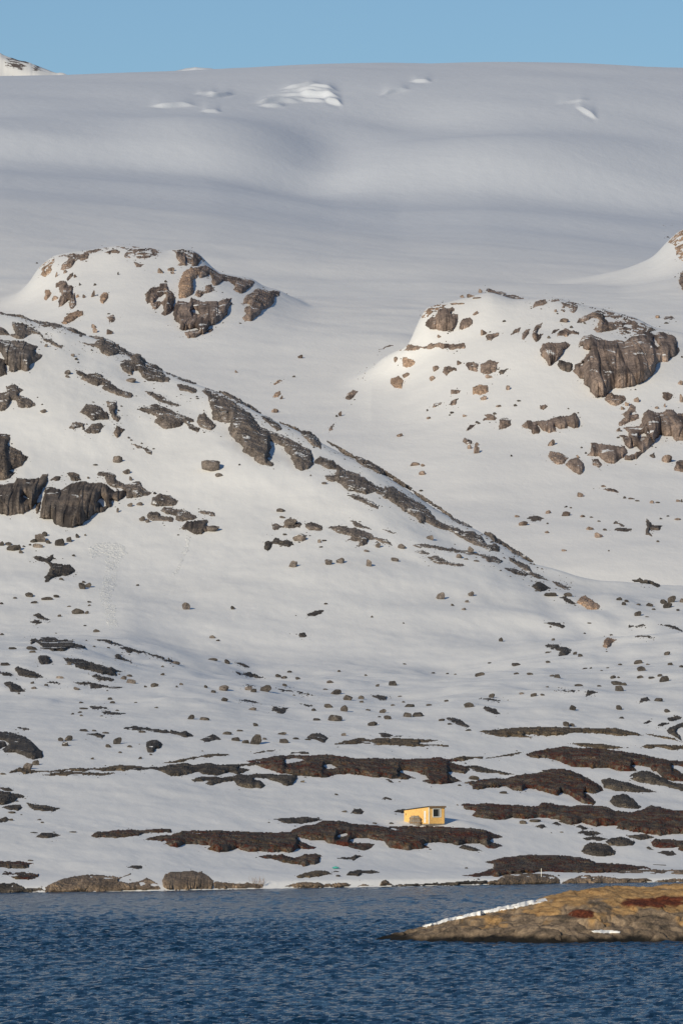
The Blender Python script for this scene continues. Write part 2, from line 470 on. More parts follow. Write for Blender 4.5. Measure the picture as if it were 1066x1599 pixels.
# the rock-topped shoulder at the right edge
GC = [(-400, 900, 2600), (800, 480, 2600), (900, 445, 2600), (980, 418, 2600), (1020, 397, 2600), (1040, 374, 2600), (1060, 356, 2600), (1100, 345, 2600), (1200, 335, 2600), (1450, 330, 2600)]
GF = [-400, 800, 940, 1000, 1066, 1450]
gl = lambda vs_, d: [(u, v, d) for u, v in zip(GF, vs_)]
g_lines = [line(flat(1030, 1470)), line(flat(760, 2100)), line(gl([1300, 640, 540, 510, 490, 480], 2330), 40), line(gl([1200, 600, 505, 460, 425, 410], 2480), 30), line(GC, 8), line([(u, v + 100, d + 240) for u, v, d in GC], 6), line([(u, v + 800, d + 1500) for u, v, d in GC]), line([(u, v + 2500, 6700) for u, v, d in GC])]
ZG = loft(g_lines, rows_f)
def smax(a, b, k):
    h = np.clip(0.5 + 0.5 * (a - b) / k, 0, 1)
    return b + (a - b) * h + k * h * (1 - h)
ZF = smax(ZF, ZD, 11.0); ZF = smax(ZF, ZE, 9.0); ZF = smax(ZF, ZG, 14.0)
X, Y = AA[None, :] * rows_f[:, None], np.repeat(rows_f[:, None], len(UC), 1)
icew = sstep(2500, 3600, Y)
ZF += (1 - icew) * (1.3 * fbm(X / 45, Y / 60, seed=11) + 2.5 * fbm(X / 120, Y / 160, seed=12, octv=2) * sstep(1700, 2000, Y))
ZF += icew * (3.0 * fbm(X / 150 + Y / 600, Y / 260, seed=13, octv=2) + 0.12 * fbm(X / 9, Y / 26, seed=14, octv=2))
# broad swells of the ice: (u, d, half width px, half depth m, height m)
PU = CX + UC[None, :]
for (gu, gd, gw, gl_, gh) in ((800, 4170, 270, 150, 16), (330, 4230, 150, 140, 13), (60, 4250, 190, 160, 7), (520, 4200, 70, 150, -9), (470, 4050, 80, 110, -6), (900, 4560, 160, 140, 6), (640, 4480, 90, 130, -5)):
    ZF += gh * np.exp(-((PU - gu) / gw) ** 2 - ((Y - gd - (PU - gu) * 0.25) / gl_) ** 2)
# crevasse lips near the top of the ice cap: (u, v, half width px, height m, tilt m of depth per px)
FarTmp = Layer(rows_f, ZF)
LIPS = [(455, 152, 36, 3.2, .35), (480, 158, 30, 3.0, .1), (500, 143, 22, 3.5, -.2), (425, 166, 18, 3.2, .5), (270, 166, 30, 4.2, .25), (322, 148, 14, 3.0, .5), (345, 150, 17, 4.0, 1.0), (330, 175, 13, 3.0, .6), (435, 160, 32, 4.5, .7), (470, 140, 26, 4.0, .5), (497, 152, 26, 6.5, -.3), (480, 147, 40, 4.0, .2), (520, 160, 12, 5.0, -1.5),
        (617, 144, 19, 3.5, .9), (657, 128, 14, 3.5, .4), (915, 176, 14, 3.5, -2.0), (895, 160, 22, 2.0, 0.8)]
for (u, v, wpx, hm, tl) in LIPS:
    hm *= 0.75
    a_, e_ = ray(u, v); d0 = float(FarTmp.hit(a_, e_)[0])
    du = (AA[None, :] - float(a_)) * FPX
    s = Y - (d0 + tl * du + 4 * np.sin(du / 11.0 + u))
    g = np.exp(-(du / wpx) ** 4 * 1.2)
    ZF += hm * g * (sstep(-5, 3, s) - 0.25 * sstep(-45, -6, s) * (1 - sstep(-6, 4, s))) * np.exp(-np.clip(s - 4, 0, None) / 45.0)
LF = Layer(rows_f, ZF)
far = LF.mesh('ice_cap', M['firn'])
tag(far, 'smooth ice cap and snow-covered hills behind the ridge', None, None, 'structure')
LAY = {'N': LN, 'F': LF}
# ------------------------------------------------------------------ rock outcrops: outlines laid on the ground they stand on, built up into solid rock
K4 = 266.0 / 1066.0
WIN = {'A0': (0, 360), 'A1': (220, 360), 'A2': (532, 430), 'A3': (800, 430), 'B0': (0, 626), 'B1': (220, 580), 'B2': (400, 640), 'B3': (600, 690), 'B4': (800, 690),
       'C0': (0, 890), 'C1': (266, 920), 'C2': (532, 930), 'C3': (800, 900), 'D0': (0, 1130), 'D1': (230, 1140), 'D2': (460, 1140), 'D3': (660, 1130), 'D4': (800, 1130)}

def parse(win, txt):
    p = np.array([[float(q) for q in t.split(',')] for t in txt.split()])
    if win == 'P': return p
    x0, y0 = WIN[win]
    return np.stack([x0 + p[:, 0] * K4, y0 + p[:, 1] * K4], -1)

def inside(poly, u, v):
    r = np.zeros(u.shape, bool)
    x, y = poly[:, 0], poly[:, 1]
    for i in range(len(poly)):
        x1, y1, x2, y2 = x[i - 1], y[i - 1], x[i], y[i]
        if y1 == y2: continue
        c = ((y1 > v) != (y2 > v)) & (u < (x2 - x1) * (v - y1) / (y2 - y1) + x1)
        r ^= c
    return r

def shift(m, dy, dx, fill=False):
    o = np.full_like(m, fill)
    h, w_ = m.shape
    o[max(dy, 0):h + min(dy, 0), max(dx, 0):w_ + min(dx, 0)] = m[max(-dy, 0):h + min(-dy, 0), max(-dx, 0):w_ + min(-dx, 0)]
    return o

def blur(a, m, r):
    """box mean of a over the mask m"""
    def bx(q):
        for ax in (0, 1):
            c = np.cumsum(np.pad(q, [(r + 1, r) if k == ax else (0, 0) for k in (0, 1)]), axis=ax)
            q = np.take(c, range(2 * r + 1, c.shape[ax]), axis=ax) - np.take(c, range(0, c.shape[ax] - 2 * r - 1), axis=ax)
        return q
    wgt = bx(m.astype(float))
    return np.where(m, bx(np.where(m, a, 0.0)) / np.maximum(wgt, 1e-6), 0.0)

def main_body(g):
    """largest 4-connected piece of a boolean grid"""
    lab = np.where(g, np.arange(1, g.size + 1).reshape(g.shape), 0)
    while True:
        n = lab.copy()
        for dy, dx in ((1, 0), (-1, 0), (0, 1), (0, -1)):
            n = np.maximum(n, np.where(g, shift(lab, dy, dx, 0), 0))
        # pointer jump: take the label of the cell the label names
        fl = n.ravel(); j = np.where(fl > 0, fl[np.maximum(fl - 1, 0)], 0).reshape(g.shape)
        n = np.maximum(n, j)
        if (n == lab).all(): break
        lab = n
    ids, cnt = np.unique(lab[lab > 0], return_counts=True)
    return lab == ids[np.argmax(cnt)] if len(ids) else g

def patch(name, layer, mat, poly, holes=(), p=1.9, lump=0.0, rel=1.0, jit=1.0, column=0.0, step=1.0, seed=0, smooth=False):
    L = layer if isinstance(layer, Layer) else LAY[layer]
    u0, v0 = np.floor(poly.min(0)) - 4; u1, v1 = np.ceil(poly.max(0)) + 4
    uu, vv = np.meshgrid(np.arange(u0, u1 + step, step), np.arange(v0, v1 + step, step))
    ju = jit * (1.9 * vnoise(uu / 7, vv / 5, seed=seed) + 1.0 * vnoise(uu / 2.6, vv / 2.2, seed=seed + 1))
    jv = jit * (1.3 * vnoise(uu / 7, vv / 5, seed=seed + 2) + 0.9 * vnoise(uu / 2.6, vv / 2.2, seed=seed + 3))
    lu, lv = uu + ju, vv + jv
    m = inside(poly, lu, lv)
    for hpoly in holes: m &= ~inside(hpoly, lu, lv)
    a, e = ray(uu, vv)
    dt = L.hit(a, e, 9.0)
    ok = np.isfinite(dt)
    m &= ok
    if m.sum() < 4: return None
    mpp = float(np.nanmedian(dt[m])) / FPX * step              # metres per grid step here
    # solid profile: steep foot, rounding back into the slope at its top, column by column
    h = np.zeros_like(dt)
    for c in range(m.shape[1]):
        col = m[:, c]
        if not col.any(): continue
        ed = np.diff(np.concatenate([[0], col.astype(int), [0]]))
        for s, t in zip(np.where(ed == 1)[0], np.where(ed == -1)[0]):
            db, dtp = dt[t - 1, c], dt[s, c]
            tt = 1 - (np.arange(s, t) - s) / max(1, t - 1 - s)
            h[s:t, c] = db + (dtp - db) * tt ** max(p, 1)
    h = np.where(m, dt - np.minimum(blur(blur(h, m, 2), m, 1), dt), 0.0)
    h = np.clip(h, 0, 60 * mpp) if p else np.zeros_like(h)
    er = m.copy(); dist = m.astype(float)
    for k in range(3):
        er = er & shift(er, 1, 0) & shift(er, -1, 0) & shift(er, 0, 1) & shift(er, 0, -1)
        dist += er
    wq = np.array([0, .35, .75, .95, 1.0])[dist.astype(int)]
    h = h * np.array([0, .5, .85, .97, 1.0])[dist.astype(int)] + 0.35 * mpp * (dist > 0)
    ring = (shift(m, 1, 0) | shift(m, -1, 0) | shift(m, 0, 1) | shift(m, 0, -1) | shift(m, 1, 1) | shift(m, -1, -1) | shift(m, 1, -1) | shift(m, -1, 1)) & ~m & ok
    h = np.where(ring, -3.0 * mpp, h)
    full = m | ring
    dr = np.where(full, dt - h, np.nan)
    Xp, Yp, Zp = a * dr, dr, EYE + e * dr
    q = full
    x, y, z = Xp[q], Yp[q], Zp[q]
    s1, s2, s3 = 11 * mpp, 4.5 * mpp, 2.1 * mpp
    big = np.clip((poly[:, 1].max() - poly[:, 1].min()) * 0.30, 7, 22) / step
    wv = wq[q]
    if column:
        sb = big * mpp; sm_ = sb * 0.38; kz = 0.13
        wx = 0.2 * sb * vnoise(x / sb, y / sb * .2, z / sb * .3, seed + 7)
        f1, f2, cid = cells((x + wx) / sb, y / sb * .03, z / sb * kz, seed)
        g1, g2, cid2 = cells((x + wx) / sm_, y / sm_ * .03, z / sm_ * kz, seed + 9)
        r = sb * (0.42 * cid - 0.55 * np.exp(-(f2 - f1) * 11)) * column + sm_ * (0.34 * cid2 - .45 * np.exp(-(g2 - g1) * 9)) * column
        r = r + 0.25 * s2 * fbm(x / s2, y / s2, z / s2 * .5, seed + 5, 2)
    else:
        f1, f2, cid = cells(x / s1, y / s1 * .7, z / s1 * 1.3, seed)
        g1, g2, cid2 = cells(x / s2, y / s2 * .7, z / s2 * 1.3, seed + 9)
        r = s1 * (0.26 * cid - .12 * np.exp(-(f2 - f1) * 10)) + s2 * (0.28 * cid2 - .22 * np.exp(-(g2 - g1) * 9)) + 0.25 * s2 * fbm(x / s2, y / s2, z / s2, seed + 5, 2)
    if lump: r = r + lump * 16 * mpp * fbm(x / (17 * mpp), y / (40 * mpp), z / (12 * mpp), seed + 21, 2)
    r = r + 0.35 * s3 * vnoise(x / s3, y / s3, z / s3, seed + 6)
    bias = 0.8 * r.std() + 0.4 * mpp
    up = r * rel * wv
    r = (np.maximum(r, -1.6 * r.std()) + 2.0 * bias) * rel * wv
    lift = r * 0.8
    x = (x - (0.0 if column else 0.12) * up); k_ = 1 - lift / y; x = x * k_; z = EYE + (z - EYE) * k_ + (0.04 if column else 0.28) * up; y = y - lift
    idx = np.full(m.shape, -1); idx[q] = np.arange(q.sum())
    A, B, C, Dq = idx[:-1, :-1], idx[:-1, 1:], idx[1:, 1:], idx[1:, :-1]
    d4 = np.stack([dr[:-1, :-1], dr[:-1, 1:], dr[1:, 1:], dr[1:, :-1]])
    good = (A >= 0) & (B >= 0) & (C >= 0) & (Dq >= 0)
    with np.errstate(all='ignore'):
        good &= (np.nanmax(d4, 0) - np.nanmin(d4, 0)) < 45 * mpp
    good &= (m[:-1, :-1] | m[:-1, 1:] | m[1:, 1:] | m[1:, :-1])
    good = main_body(good)
    quads = np.stack([Dq[good], C[good], B[good], A[good]], -1)
    if len(quads) < 2: return None
    used = np.zeros(q.sum(), bool); used[quads.ravel()] = True
    re = np.cumsum(used) - 1
    V = np.stack([x, y, z], -1)[used]
    org = V.mean(0); org[2] = V[:, 2].min()
    o = mesh_np(name, V - org, re[quads], M[mat], smooth=smooth)
    o.location = org
    return o

ZONES = {
    'k': ('small pink-brown rock poking through the snow of the far rounded knoll', 'small rocks on the far knoll'),
    'r': ('small brown rock showing through the snow of the right-hand hill', 'small rocks on the right-hand hill'),
    'h': ('small grey rock patch in the snow of the left hillside face', 'small rock patches on the left hillside'),
    'g': ('narrow strip of rubble along the dark diagonal ridge line', 'rubble strips on the diagonal ridge'),
    'b': ('low dark rock ledge breaking through the boulder-strewn snow bench', 'low ledges on the boulder bench'),
    's': ('small dark rock slab in the snow close above the shore', 'small slabs above the shore'),
}
# window | layer material name options | label or zone | outline | holes
DATA = '''
A0|F buff rock_rib|pinkish rock rib at the left tip of the far rounded knoll|245,240 270,205 320,168 350,165 345,195 325,225 327,250 290,292 250,280 270,255
A0|F brown rock_outcrop|thin brown crest rocks on the upper left shoulder of the far knoll|345,168 400,150 460,145 520,148 545,130 600,115 670,103 685,112 620,128 560,150 548,180 515,190 495,180 470,195 440,240 400,250 378,248 385,215 420,190 430,165 380,162
A0|F brown rock_outcrop|ragged brown rocks on the very top of the far rounded knoll|690,90 740,97 770,85 820,92 880,98 950,105 1000,120 1010,135 990,150 1000,165 960,165 880,175 840,160 790,178 780,150 800,130 770,115 720,105 695,110
A0|F brown rock_outcrop|k|660,138 710,120 755,128 750,145 700,143 690,155
A0|F brown rock_outcrop|k|840,190 870,208 905,215 880,230 850,230 845,205
A0|F brown rock_outcrop|broken brown slabs down the left spur of the far knoll|350,330 385,310 410,320 430,345 460,350 455,400 470,430 455,490 440,480 435,430 400,470 375,490 368,450 380,400 375,360 350,360
A0|F brown rock_outcrop|k|415,300 440,270 460,262 450,295 425,315
A0|F buff rock_outcrop|lone leaning pink rock left of the broken slabs on the far knoll|278,435 285,375 305,368 327,395 300,430
A0|F buff rock_outcrop|lone oval reddish rock in the middle of the far knoll's snow face|630,450 628,415 650,385 675,390 678,410 665,445 645,460
A0|F buff rock_outcrop|orange-pink slab low on the far knoll just above the dark ridge|390,580 405,550 440,520 480,500 520,505 520,530 480,550 430,585 410,592
A0|F brown rock_outcrop|k|670,545 710,528 720,545 715,575 685,585 680,560
A0|F brown rock_outcrop|k|440,470 450,400 470,390 472,420 480,460 460,490 445,495
A1|F brown rock_outcrop|domed brown rock at the right end of the far knoll's top|200,125 270,112 310,115 350,145 390,165 402,195 370,190 360,215 330,225 225,220 250,200 220,175 225,150
A1|F brown rock_outcrop|arched brown crag left of the columned cliff on the far knoll|25,395 60,365 120,352 125,330 160,335 175,370 210,395 208,500 150,535 125,525 145,500 140,460 90,495 68,490 70,455 55,445 45,465 30,430|85,450 100,420 165,395 160,410 140,440
A1|F buff rock_outcrop|smooth buff block above the columned cliff of the far knoll|235,350 250,300 285,245 320,235 355,255 350,290 320,310 335,360 325,390 300,420 240,430 245,385
A1|F brown rock_outcrop|long brown arm of rock sloping right from the far knoll's top|330,240 390,220 440,235 490,265 560,285 650,300 712,315 705,350 690,360 660,375 640,395 615,390 570,370 590,350 550,320 510,318 480,345 445,348 440,285 420,280 395,300 370,305 355,260
A1|F brown rock_outcrop|k|335,405 350,375 400,370 405,340 430,340 470,375 440,390 390,395 380,420
A1|F brown cliff column|brown columned cliff hanging under the far knoll's top|205,560 210,480 235,440 260,445 310,450 315,415 340,430 380,440 480,445 530,425 560,425 570,455 545,490 540,525 510,555 470,590 430,600 415,625 450,615 440,635 390,645 340,675 290,672 270,635 360,625 355,612 245,625 245,580|315,495 350,503 378,520 350,517 318,507|262,430 290,425 312,415 310,450 275,442
A1|F brown rock_outcrop|blocky brown outcrop at the right-hand end of the far knoll|650,410 690,390 730,360 780,375 870,380 865,410 830,420 835,455 790,490 760,500 740,530 690,570 645,570 640,540 655,520 650,490 690,460 640,465
A1|F buff rock_outcrop|r|820,965 850,940 885,932 880,945 830,970
A1|F buff rock_outcrop|r|825,1045 840,1015 870,998 880,1025 855,1050
A2|F buff rock_outcrop|pale buff slab at the upper left corner of the right-hand hill|502,262 530,215 570,175 600,172 640,182 665,180 640,200 590,220 540,262 515,268
A2|F brown cliff column|rounded brown crag under the pale slab on the right-hand hill|522,310 535,285 580,260 620,210 690,200 715,215 680,230 690,245 735,240 735,290 700,350 620,350 560,335
A2|F brown rock_outcrop column|small dark crag beside the rounded crag on the right-hand hill|745,295 770,268 810,262 825,290 800,325 755,342 735,335
A2|F brown rock_outcrop|low rock strip on the left summit of the right-hand hill|895,100 925,78 970,95 1030,105 1066,118 1125,130 1165,150 1120,158 1060,148 1010,132 960,125 920,105
A2|F brown rock_outcrop|rubble rim curving along the left terrace of the right-hand hill|100,652 125,600 165,575 175,548 215,515 260,490 330,460 405,428 450,435 520,445 560,428 610,422 680,432 770,425 775,455 700,470 670,455 625,465 600,450 560,460 500,455 465,470 400,468 340,475 250,525 205,545 165,585 130,620
A2|F buff rock_outcrop|r|385,520 390,505 420,515 455,530 462,555 430,575 415,585 388,572
A2|F buff rock_outcrop|pinkish angular rock alone on the left flank of the right-hand hill|310,680 312,645 360,628 400,665 385,680 380,710 340,705
A2|F brown rock_outcrop|r|780,565 785,548 830,540 860,555 855,608 800,595
A2|F brown rock_outcrop|blocky brown rock, larger of a pair in the right-hand hill's snow|868,600 870,560 930,528 985,545 970,600 920,622 875,612
A2|F buff rock_outcrop|round red-brown rock in a snow hollow on the right-hand hill|822,745 825,700 870,682 915,690 922,730 870,752
A2|F brown rock_outcrop|r|635,605 650,570 680,568 730,580 725,600 680,605 660,632
A2|F brown rock_outcrop|r|28,775 40,745 75,718 110,728 85,750 60,785
A2|F brown rock_outcrop|r|665,815 690,785 720,768 760,770 725,785 722,812
A2|F brown rock_outcrop|r|572,830 580,805 635,798 620,815 590,832
A2|F brown rock_outcrop|r|885,912 885,895 910,890 890,870 935,870 980,895 970,905 930,905
A2|F brown rock_outcrop|r|990,965 992,905 1010,893 1060,900 1066,935 1020,962
A2|F brown rock_outcrop|r|780,975 800,940 845,935 830,950 800,970
A2|F brown rock_outcrop|r|760,1040 770,1015 825,1040 815,1058 780,1062
A2|F brown rock_outcrop|r|905,405 910,370 960,360 990,360 985,380 940,410
A2|F wall rock_outcrop|r|985,610 1000,590 1055,580 1030,595 1020,618 995,622
A2|F brown rock_outcrop|r|240,465 280,443 340,433 330,441 260,462
A2|F brown rock_outcrop|r|685,800 688,712 750,722 735,742 690,742
A3|F brown rock_outcrop|r|120,210 140,165 200,150 220,175 190,190 150,200
A3|F brown rock_outcrop|jagged brown rocks on the middle summit of the right-hand hill|205,150 210,125 270,122 330,140 380,155 410,165 410,210 380,235 345,225 355,205 325,195 320,230 295,220 315,190 300,165 250,165 230,150
A3|F brown rock_outcrop|r|415,165 460,165 510,195 540,215 500,212 450,195 420,180
A3|F brown rock_outcrop|domed brown summit rock above the big wall of the right-hand hill|505,345 530,310 545,275 500,265 450,290 395,300 410,268 450,250 520,225 580,205 640,218 720,240 800,270 840,295 855,325 835,350 800,360 750,360 700,380 670,370 660,335 600,350 540,358|570,270 600,262 650,275 640,295 590,285
A3|F wall rock_outcrop|r|850,330 900,322 905,345 870,350 830,370 840,345
A3|F brown cliff column|big brown streaked rock wall on the right-hand hill|380,600 395,560 440,525 475,490 480,460 450,470 440,440 410,450 408,425 440,385 490,370 540,390 580,410 650,408 700,415 740,385 790,355 850,350 880,368 940,355 1000,380 1030,410 1025,450 1048,470 1020,500 995,510 970,540 910,540 890,560 895,590 870,630 830,660 800,675 750,695 700,705 640,708 600,730 580,745 580,760 530,765 490,740 475,700 440,680 445,645 425,645 395,620|415,570 430,550 448,543 442,560|875,385 890,395 895,420 920,440 905,450 885,435
A3|F brown rock_outcrop|cluster of brown blocks at the foot of the big rock wall|575,780 590,745 620,730 640,745 690,750 712,775 690,800 645,822 605,805
A3|F brown cliff column|broken brown crag just left of the big rock wall|170,470 185,430 240,420 290,420 330,415 360,430 355,450 310,465 315,485 280,525 240,560 225,570 210,535 180,505
A3|F wall rock_outcrop column|small dark ribbed crag between the broken crag and the big wall|278,560 290,530 330,540 370,550 375,590 350,608 310,595
A3|F brown rock_outcrop|r|275,380 290,345 330,332 380,350 415,365 410,375 360,365 340,390 310,380
A3|F brown rock_outcrop|r|235,370 255,340 295,335 280,355 255,365
A3|F brown rock_outcrop|upright forked slab on the upper snow of the right-hand hill|125,395 125,350 150,310 182,295 180,325 150,355 155,375 190,360 195,370 160,415 140,415
A3|F brown rock_outcrop|r|55,400 60,365 85,340 112,335 100,365 70,405
A3|F brown rock_outcrop|r|-20,375 15,335 50,325 40,350 20,365
A3|F brown cliff column|dark-gullied brown buttress at the right edge of the right-hand hill|812,880 840,838 880,855 930,860 960,838 1000,840 1020,870 1066,860 1130,855 1130,1040 1066,1035 1010,1035 1000,1010 940,1005 915,995 895,1030 870,1066 820,1110 790,1140 760,1155 720,1160 690,1150 700,1130 760,1120 800,1100 770,1070 730,1085 700,1060 680,1010 655,1000 690,1000 730,1010 725,975 695,965 700,950 760,945 790,940 810,920|790,1000 830,985 832,1000 800,1012
B4|F brown cliff column|squat split brown block below and left of the gullied buttress|462,90 490,60 488,0 520,5 545,10 630,25 700,30 715,70 690,95 640,135 600,140 545,105 540,90
B4|F brown rock_outcrop|r|495,105 530,108 560,145 540,168 505,145
A3|F brown rock_outcrop|stacked brown slabs between the big wall and the gullied buttress|655,945 670,915 700,890 680,870 710,850 740,800 770,830 770,850 730,870 780,870 790,895 740,915 690,935
A3|F brown cliff column|level brown ledge with a dark cleft on the right-hand hill's snow|50,945 90,910 140,915 200,908 245,900 270,885 330,885 390,862 408,880 410,955 380,960 350,945 290,965 260,940 270,980 220,990 185,965 150,930 170,965 160,990 135,1000 115,985 120,965 70,955
A3|F brown rock_outcrop|r|935,760 935,730 965,725 1005,745 985,785 955,788
A3|F brown rock_outcrop|r|170,840 175,815 200,808 225,820 205,840
A3|F brown rock_outcrop|r|945,275 950,260 985,255 1020,275 1000,283
P|F buff rock_outcrop|brown rocks at the right edge where the ice cap dips behind|1036,362 1038,352 1050,350 1060,352 1080,350 1100,355 1100,420 1066,408 1056,402 1052,385 1040,375
P|F brown rock_outcrop|r|1058,440 1062,425 1075,418 1090,430 1090,470 1066,455
B4|F brown rock_outcrop|long rounded brown rock below the gullied buttress|220,90 235,58 290,65 355,100 330,120 320,140 280,142 240,120
B4|F brown rock_outcrop column|ribbed brown rock right of the long rounded rock|330,145 360,110 400,95 445,140 440,190 425,207 380,190
B4|F wall rock_outcrop|r|850,90 880,68 895,95 875,105
B4|F brown rock_outcrop|r|1008,180 1020,120 1066,115 1100,130 1100,200 1060,190
B4|F brown rock_outcrop|r|560,295 610,292 670,315 650,320 590,308
B4|F wall rock_outcrop|r|630,555 650,540 740,540 735,562 690,566
B4|F wall rock_outcrop|r|625,510 640,495 705,525 690,535
B4|F wall rock_outcrop|cross-shaped dark rock in the snow hollow below the buttress|830,500 835,485 870,500 870,520 935,525 910,560 870,555 850,545 860,580 870,600 830,575 830,550 845,525
B3|F wall rock_outcrop|flat oval rock in the snow valley right of the ridge|890,480 900,468 940,462 1005,478 980,495 930,498
B2|F brown rock_outcrop|r|448,148 465,105 492,85 480,110 478,130
A0|N grey rock_outcrop|band of grey debris rocks under the ridge top at the left edge|-60,600 0,600 30,610 60,650 100,640 75,590 75,572 130,575 170,590 160,610 190,600 230,620 280,670 330,690 390,725 385,742 340,725 290,700 240,650 200,650 170,660 180,672 130,675 75,670 20,655 -60,650
A0|N grey cliff column|grey brown crag high on the left edge of the hillside|-60,680 0,680 60,690 110,690 160,695 240,725 215,750 240,770 272,775 265,800 215,830 185,840 200,870 165,885 130,870 85,890 55,880 60,850 25,840 30,800 10,765 -60,750
A0|N wall rock_outcrop column|dark crag foot cut by the left edge below the high crag|-60,800 10,800 35,810 40,870 48,905 0,915 -60,915
A0|N grey rock_outcrop|topmost thin rubble strip of the dark diagonal ridge, left end|0,512 60,525 130,530 200,555 265,572 340,582 410,600 480,622 540,655 520,668 460,640 415,620 350,615 265,598 215,575 130,545 70,540 0,525
A0|N grey rock_outcrop|broad grey rubble mass on the ridge below the far knoll|495,690 530,700 590,710 600,690 560,660 620,660 690,690 740,712 780,750 850,775 870,770 890,800 950,835 1010,862 1030,900 1066,930 1066,950 1010,950 930,945 890,920 870,880 830,880 830,905 790,890 760,870 745,820 780,810 830,815 790,780 740,770 700,790 640,770 620,735 580,725 520,710
A0|N grey rock_outcrop|chain of dark boulders slanting down the upper left hillside|470,870 500,885 550,900 590,885 630,900 670,935 720,975 760,1000 800,1008 840,1030 820,1050 750,1040 700,1020 640,990 660,965 610,975 560,960 500,930 510,915 475,890
B0|N grey rock_outcrop|dark flat rock cluster left of the slanting boulder chain|500,75 515,50 540,20 600,25 640,45 670,80 685,110 640,120 580,122 550,100 525,85
B0|N grey rock_outcrop|h|665,0 730,0 740,45 720,70 765,105 740,132 705,115 685,60
B0|N grey rock_outcrop|h|430,165 470,130 530,145 525,185 560,165 580,140 630,140 650,165 620,205 570,205 530,195 515,160 465,185
B0|N wall rock_outcrop|h|710,200 730,155 780,180 770,200 735,232
B0|N grey rock_outcrop|h|815,265 850,270 920,295 960,320 955,338 925,335 905,305 850,290
B0|N grey rock_outcrop|three joined dark slabs near the left edge of the hillside|35,-91 95,-104 148,-71 110,-40 180,-20 230,30 190,45 110,40 105,0 75,0 30,60 0,60 -60,40 -60,-50 20,-50 50,-60
B0|N wall rock_outcrop|big triangular dark slab cut by the left edge above the cliff|-60,210 0,205 65,210 65,245 40,272 110,305 180,355 150,395 140,410 60,435 90,455 60,490 0,503 -60,500
B0|N wall cliff column|dark vertical cliff cut by the left edge of the hillside|-60,520 0,525 60,520 95,515 100,480 150,485 190,490 250,480 280,455 300,455 295,520 270,545 240,620 210,670 150,705 70,720 0,705 -60,705|130,597 150,594 200,612 170,612
B0|N wall cliff column|tall dark rounded cliff with vertical streaks on the left hillside|250,720 260,650 290,540 330,540 380,560 420,535 440,520 510,500 560,510 640,510 690,545 720,570 780,560 785,600 740,630 690,610 700,650 660,690 600,700 560,740 500,780 440,793 390,790 345,770 330,740 270,738|605,640 620,612 650,620 670,655 640,660 630,640
B0|N wall rock_outcrop|h|305,500 340,470 385,475 370,500 330,500
B0|N wall rock_outcrop|h|415,450 450,442 500,465 510,500 450,505 440,480
B0|N grey rock_outcrop|blocky grey rocks trailing right from the top of the streaked cliff|610,470 615,445 680,445 725,465 720,495 760,510 790,520 830,510 880,505 900,545 945,575 930,595 830,605 790,615 790,570 740,545 690,535 665,500 655,475
B0|N wall rock_outcrop|h|225,705 230,635 255,630 250,660 240,710
B1|N grey rock_outcrop|dark angular block right of the streaked cliff, uppermost of its group|60,830 70,790 120,760 180,780 235,815 225,835 180,845 100,845
B1|N grey rock_outcrop|long dark slab in the rock group right of the streaked cliff|120,870 145,848 230,860 300,880 358,915 350,925 290,935 240,945 215,925 215,905 170,895
B1|N grey rock_outcrop|h|35,905 45,878 110,880 120,900 210,915 210,940 160,940 100,935 60,935
B1|N wall cliff column|lowest dark ribbed rock of the group right of the streaked cliff|255,975 290,940 380,935 420,925 425,945 400,965 440,970 430,995 380,1015 330,1018 300,995 260,990
B1|N grey rock_outcrop|h|350,880 400,868 460,885 465,910 400,895
B1|N grey rock_outcrop|large grey crag in the middle of the upper left hillside|0,225 60,215 90,205 140,220 200,250 260,275 330,295 340,320 300,320 370,360 355,385 320,370 290,340 270,320 255,345 200,355 155,365 110,335 80,320 110,290 60,265 0,250
B1|N grey rock_outcrop|h|20,120 60,125 120,145 190,190 240,215 220,222 150,200 90,175 60,150
B1|N grey rock_outcrop|grey wedge of rocks right of the large mid-slope crag|350,320 360,275 400,250 420,290 470,340 440,372 390,360 370,345
B1|N grey rock_outcrop|g|220,75 270,85 345,110 345,140 300,130 240,120
B1|N grey rock_outcrop|widest grey-brown rock belt running down below the ridge crest|380,120 410,105 480,130 560,175 620,220 680,260 720,310 740,345 800,370 870,395 950,430 1000,465 1066,490 1080,580 1050,605 1000,630 970,600 950,560 940,530 905,510 895,475 850,455 800,435 820,470 790,510 825,540 790,535 830,575 820,595 760,585 710,560 715,535 680,530 625,500 640,470 570,415 550,370 560,325 500,318 450,300 450,250 430,200 425,160
B1|N grey rock_outcrop|g|160,5 250,40 350,75 340,84 240,52 160,17
B1|N grey rock_outcrop|g|485,125 540,135 620,180 700,225 755,262 740,266 690,234 600,194 520,152
B1|N grey rock_outcrop|g|750,280 800,285 880,345 885,370 850,375 800,330 760,300
B1|N grey rock_outcrop|g|860,310 940,340 1010,375 1060,395 1066,430 1040,420 990,375 930,350
B2|N grey rock_outcrop|g|270,130 330,135 370,165 410,215 405,250 350,220 300,175
B2|N grey rock_outcrop|g|430,185 520,230 600,280 620,305 560,285 490,230
B2|N grey rock_outcrop|brown-topped rubble strip along the crest halfway down the ridge|620,290 700,310 740,330 800,365 870,405 900,440 970,475 968,500 930,480 900,470 850,430 790,410 740,390 690,365 640,330
B2|N grey rock_outcrop|g|980,505 1066,555 1066,577 1000,533
B2|N grey rock_outcrop|long rubble belt on the lower half of the diagonal ridge|365,310 400,290 480,320 560,375 640,405 700,440 760,480 800,495 850,480 900,510 950,550 1010,580 1066,610 1066,700 1030,712 1000,670 950,650 900,600 850,575 800,555 750,520 755,500 735,520 680,530 620,515 580,510 540,475 500,450 450,445 415,410 490,400 500,380 450,370 400,345 360,335
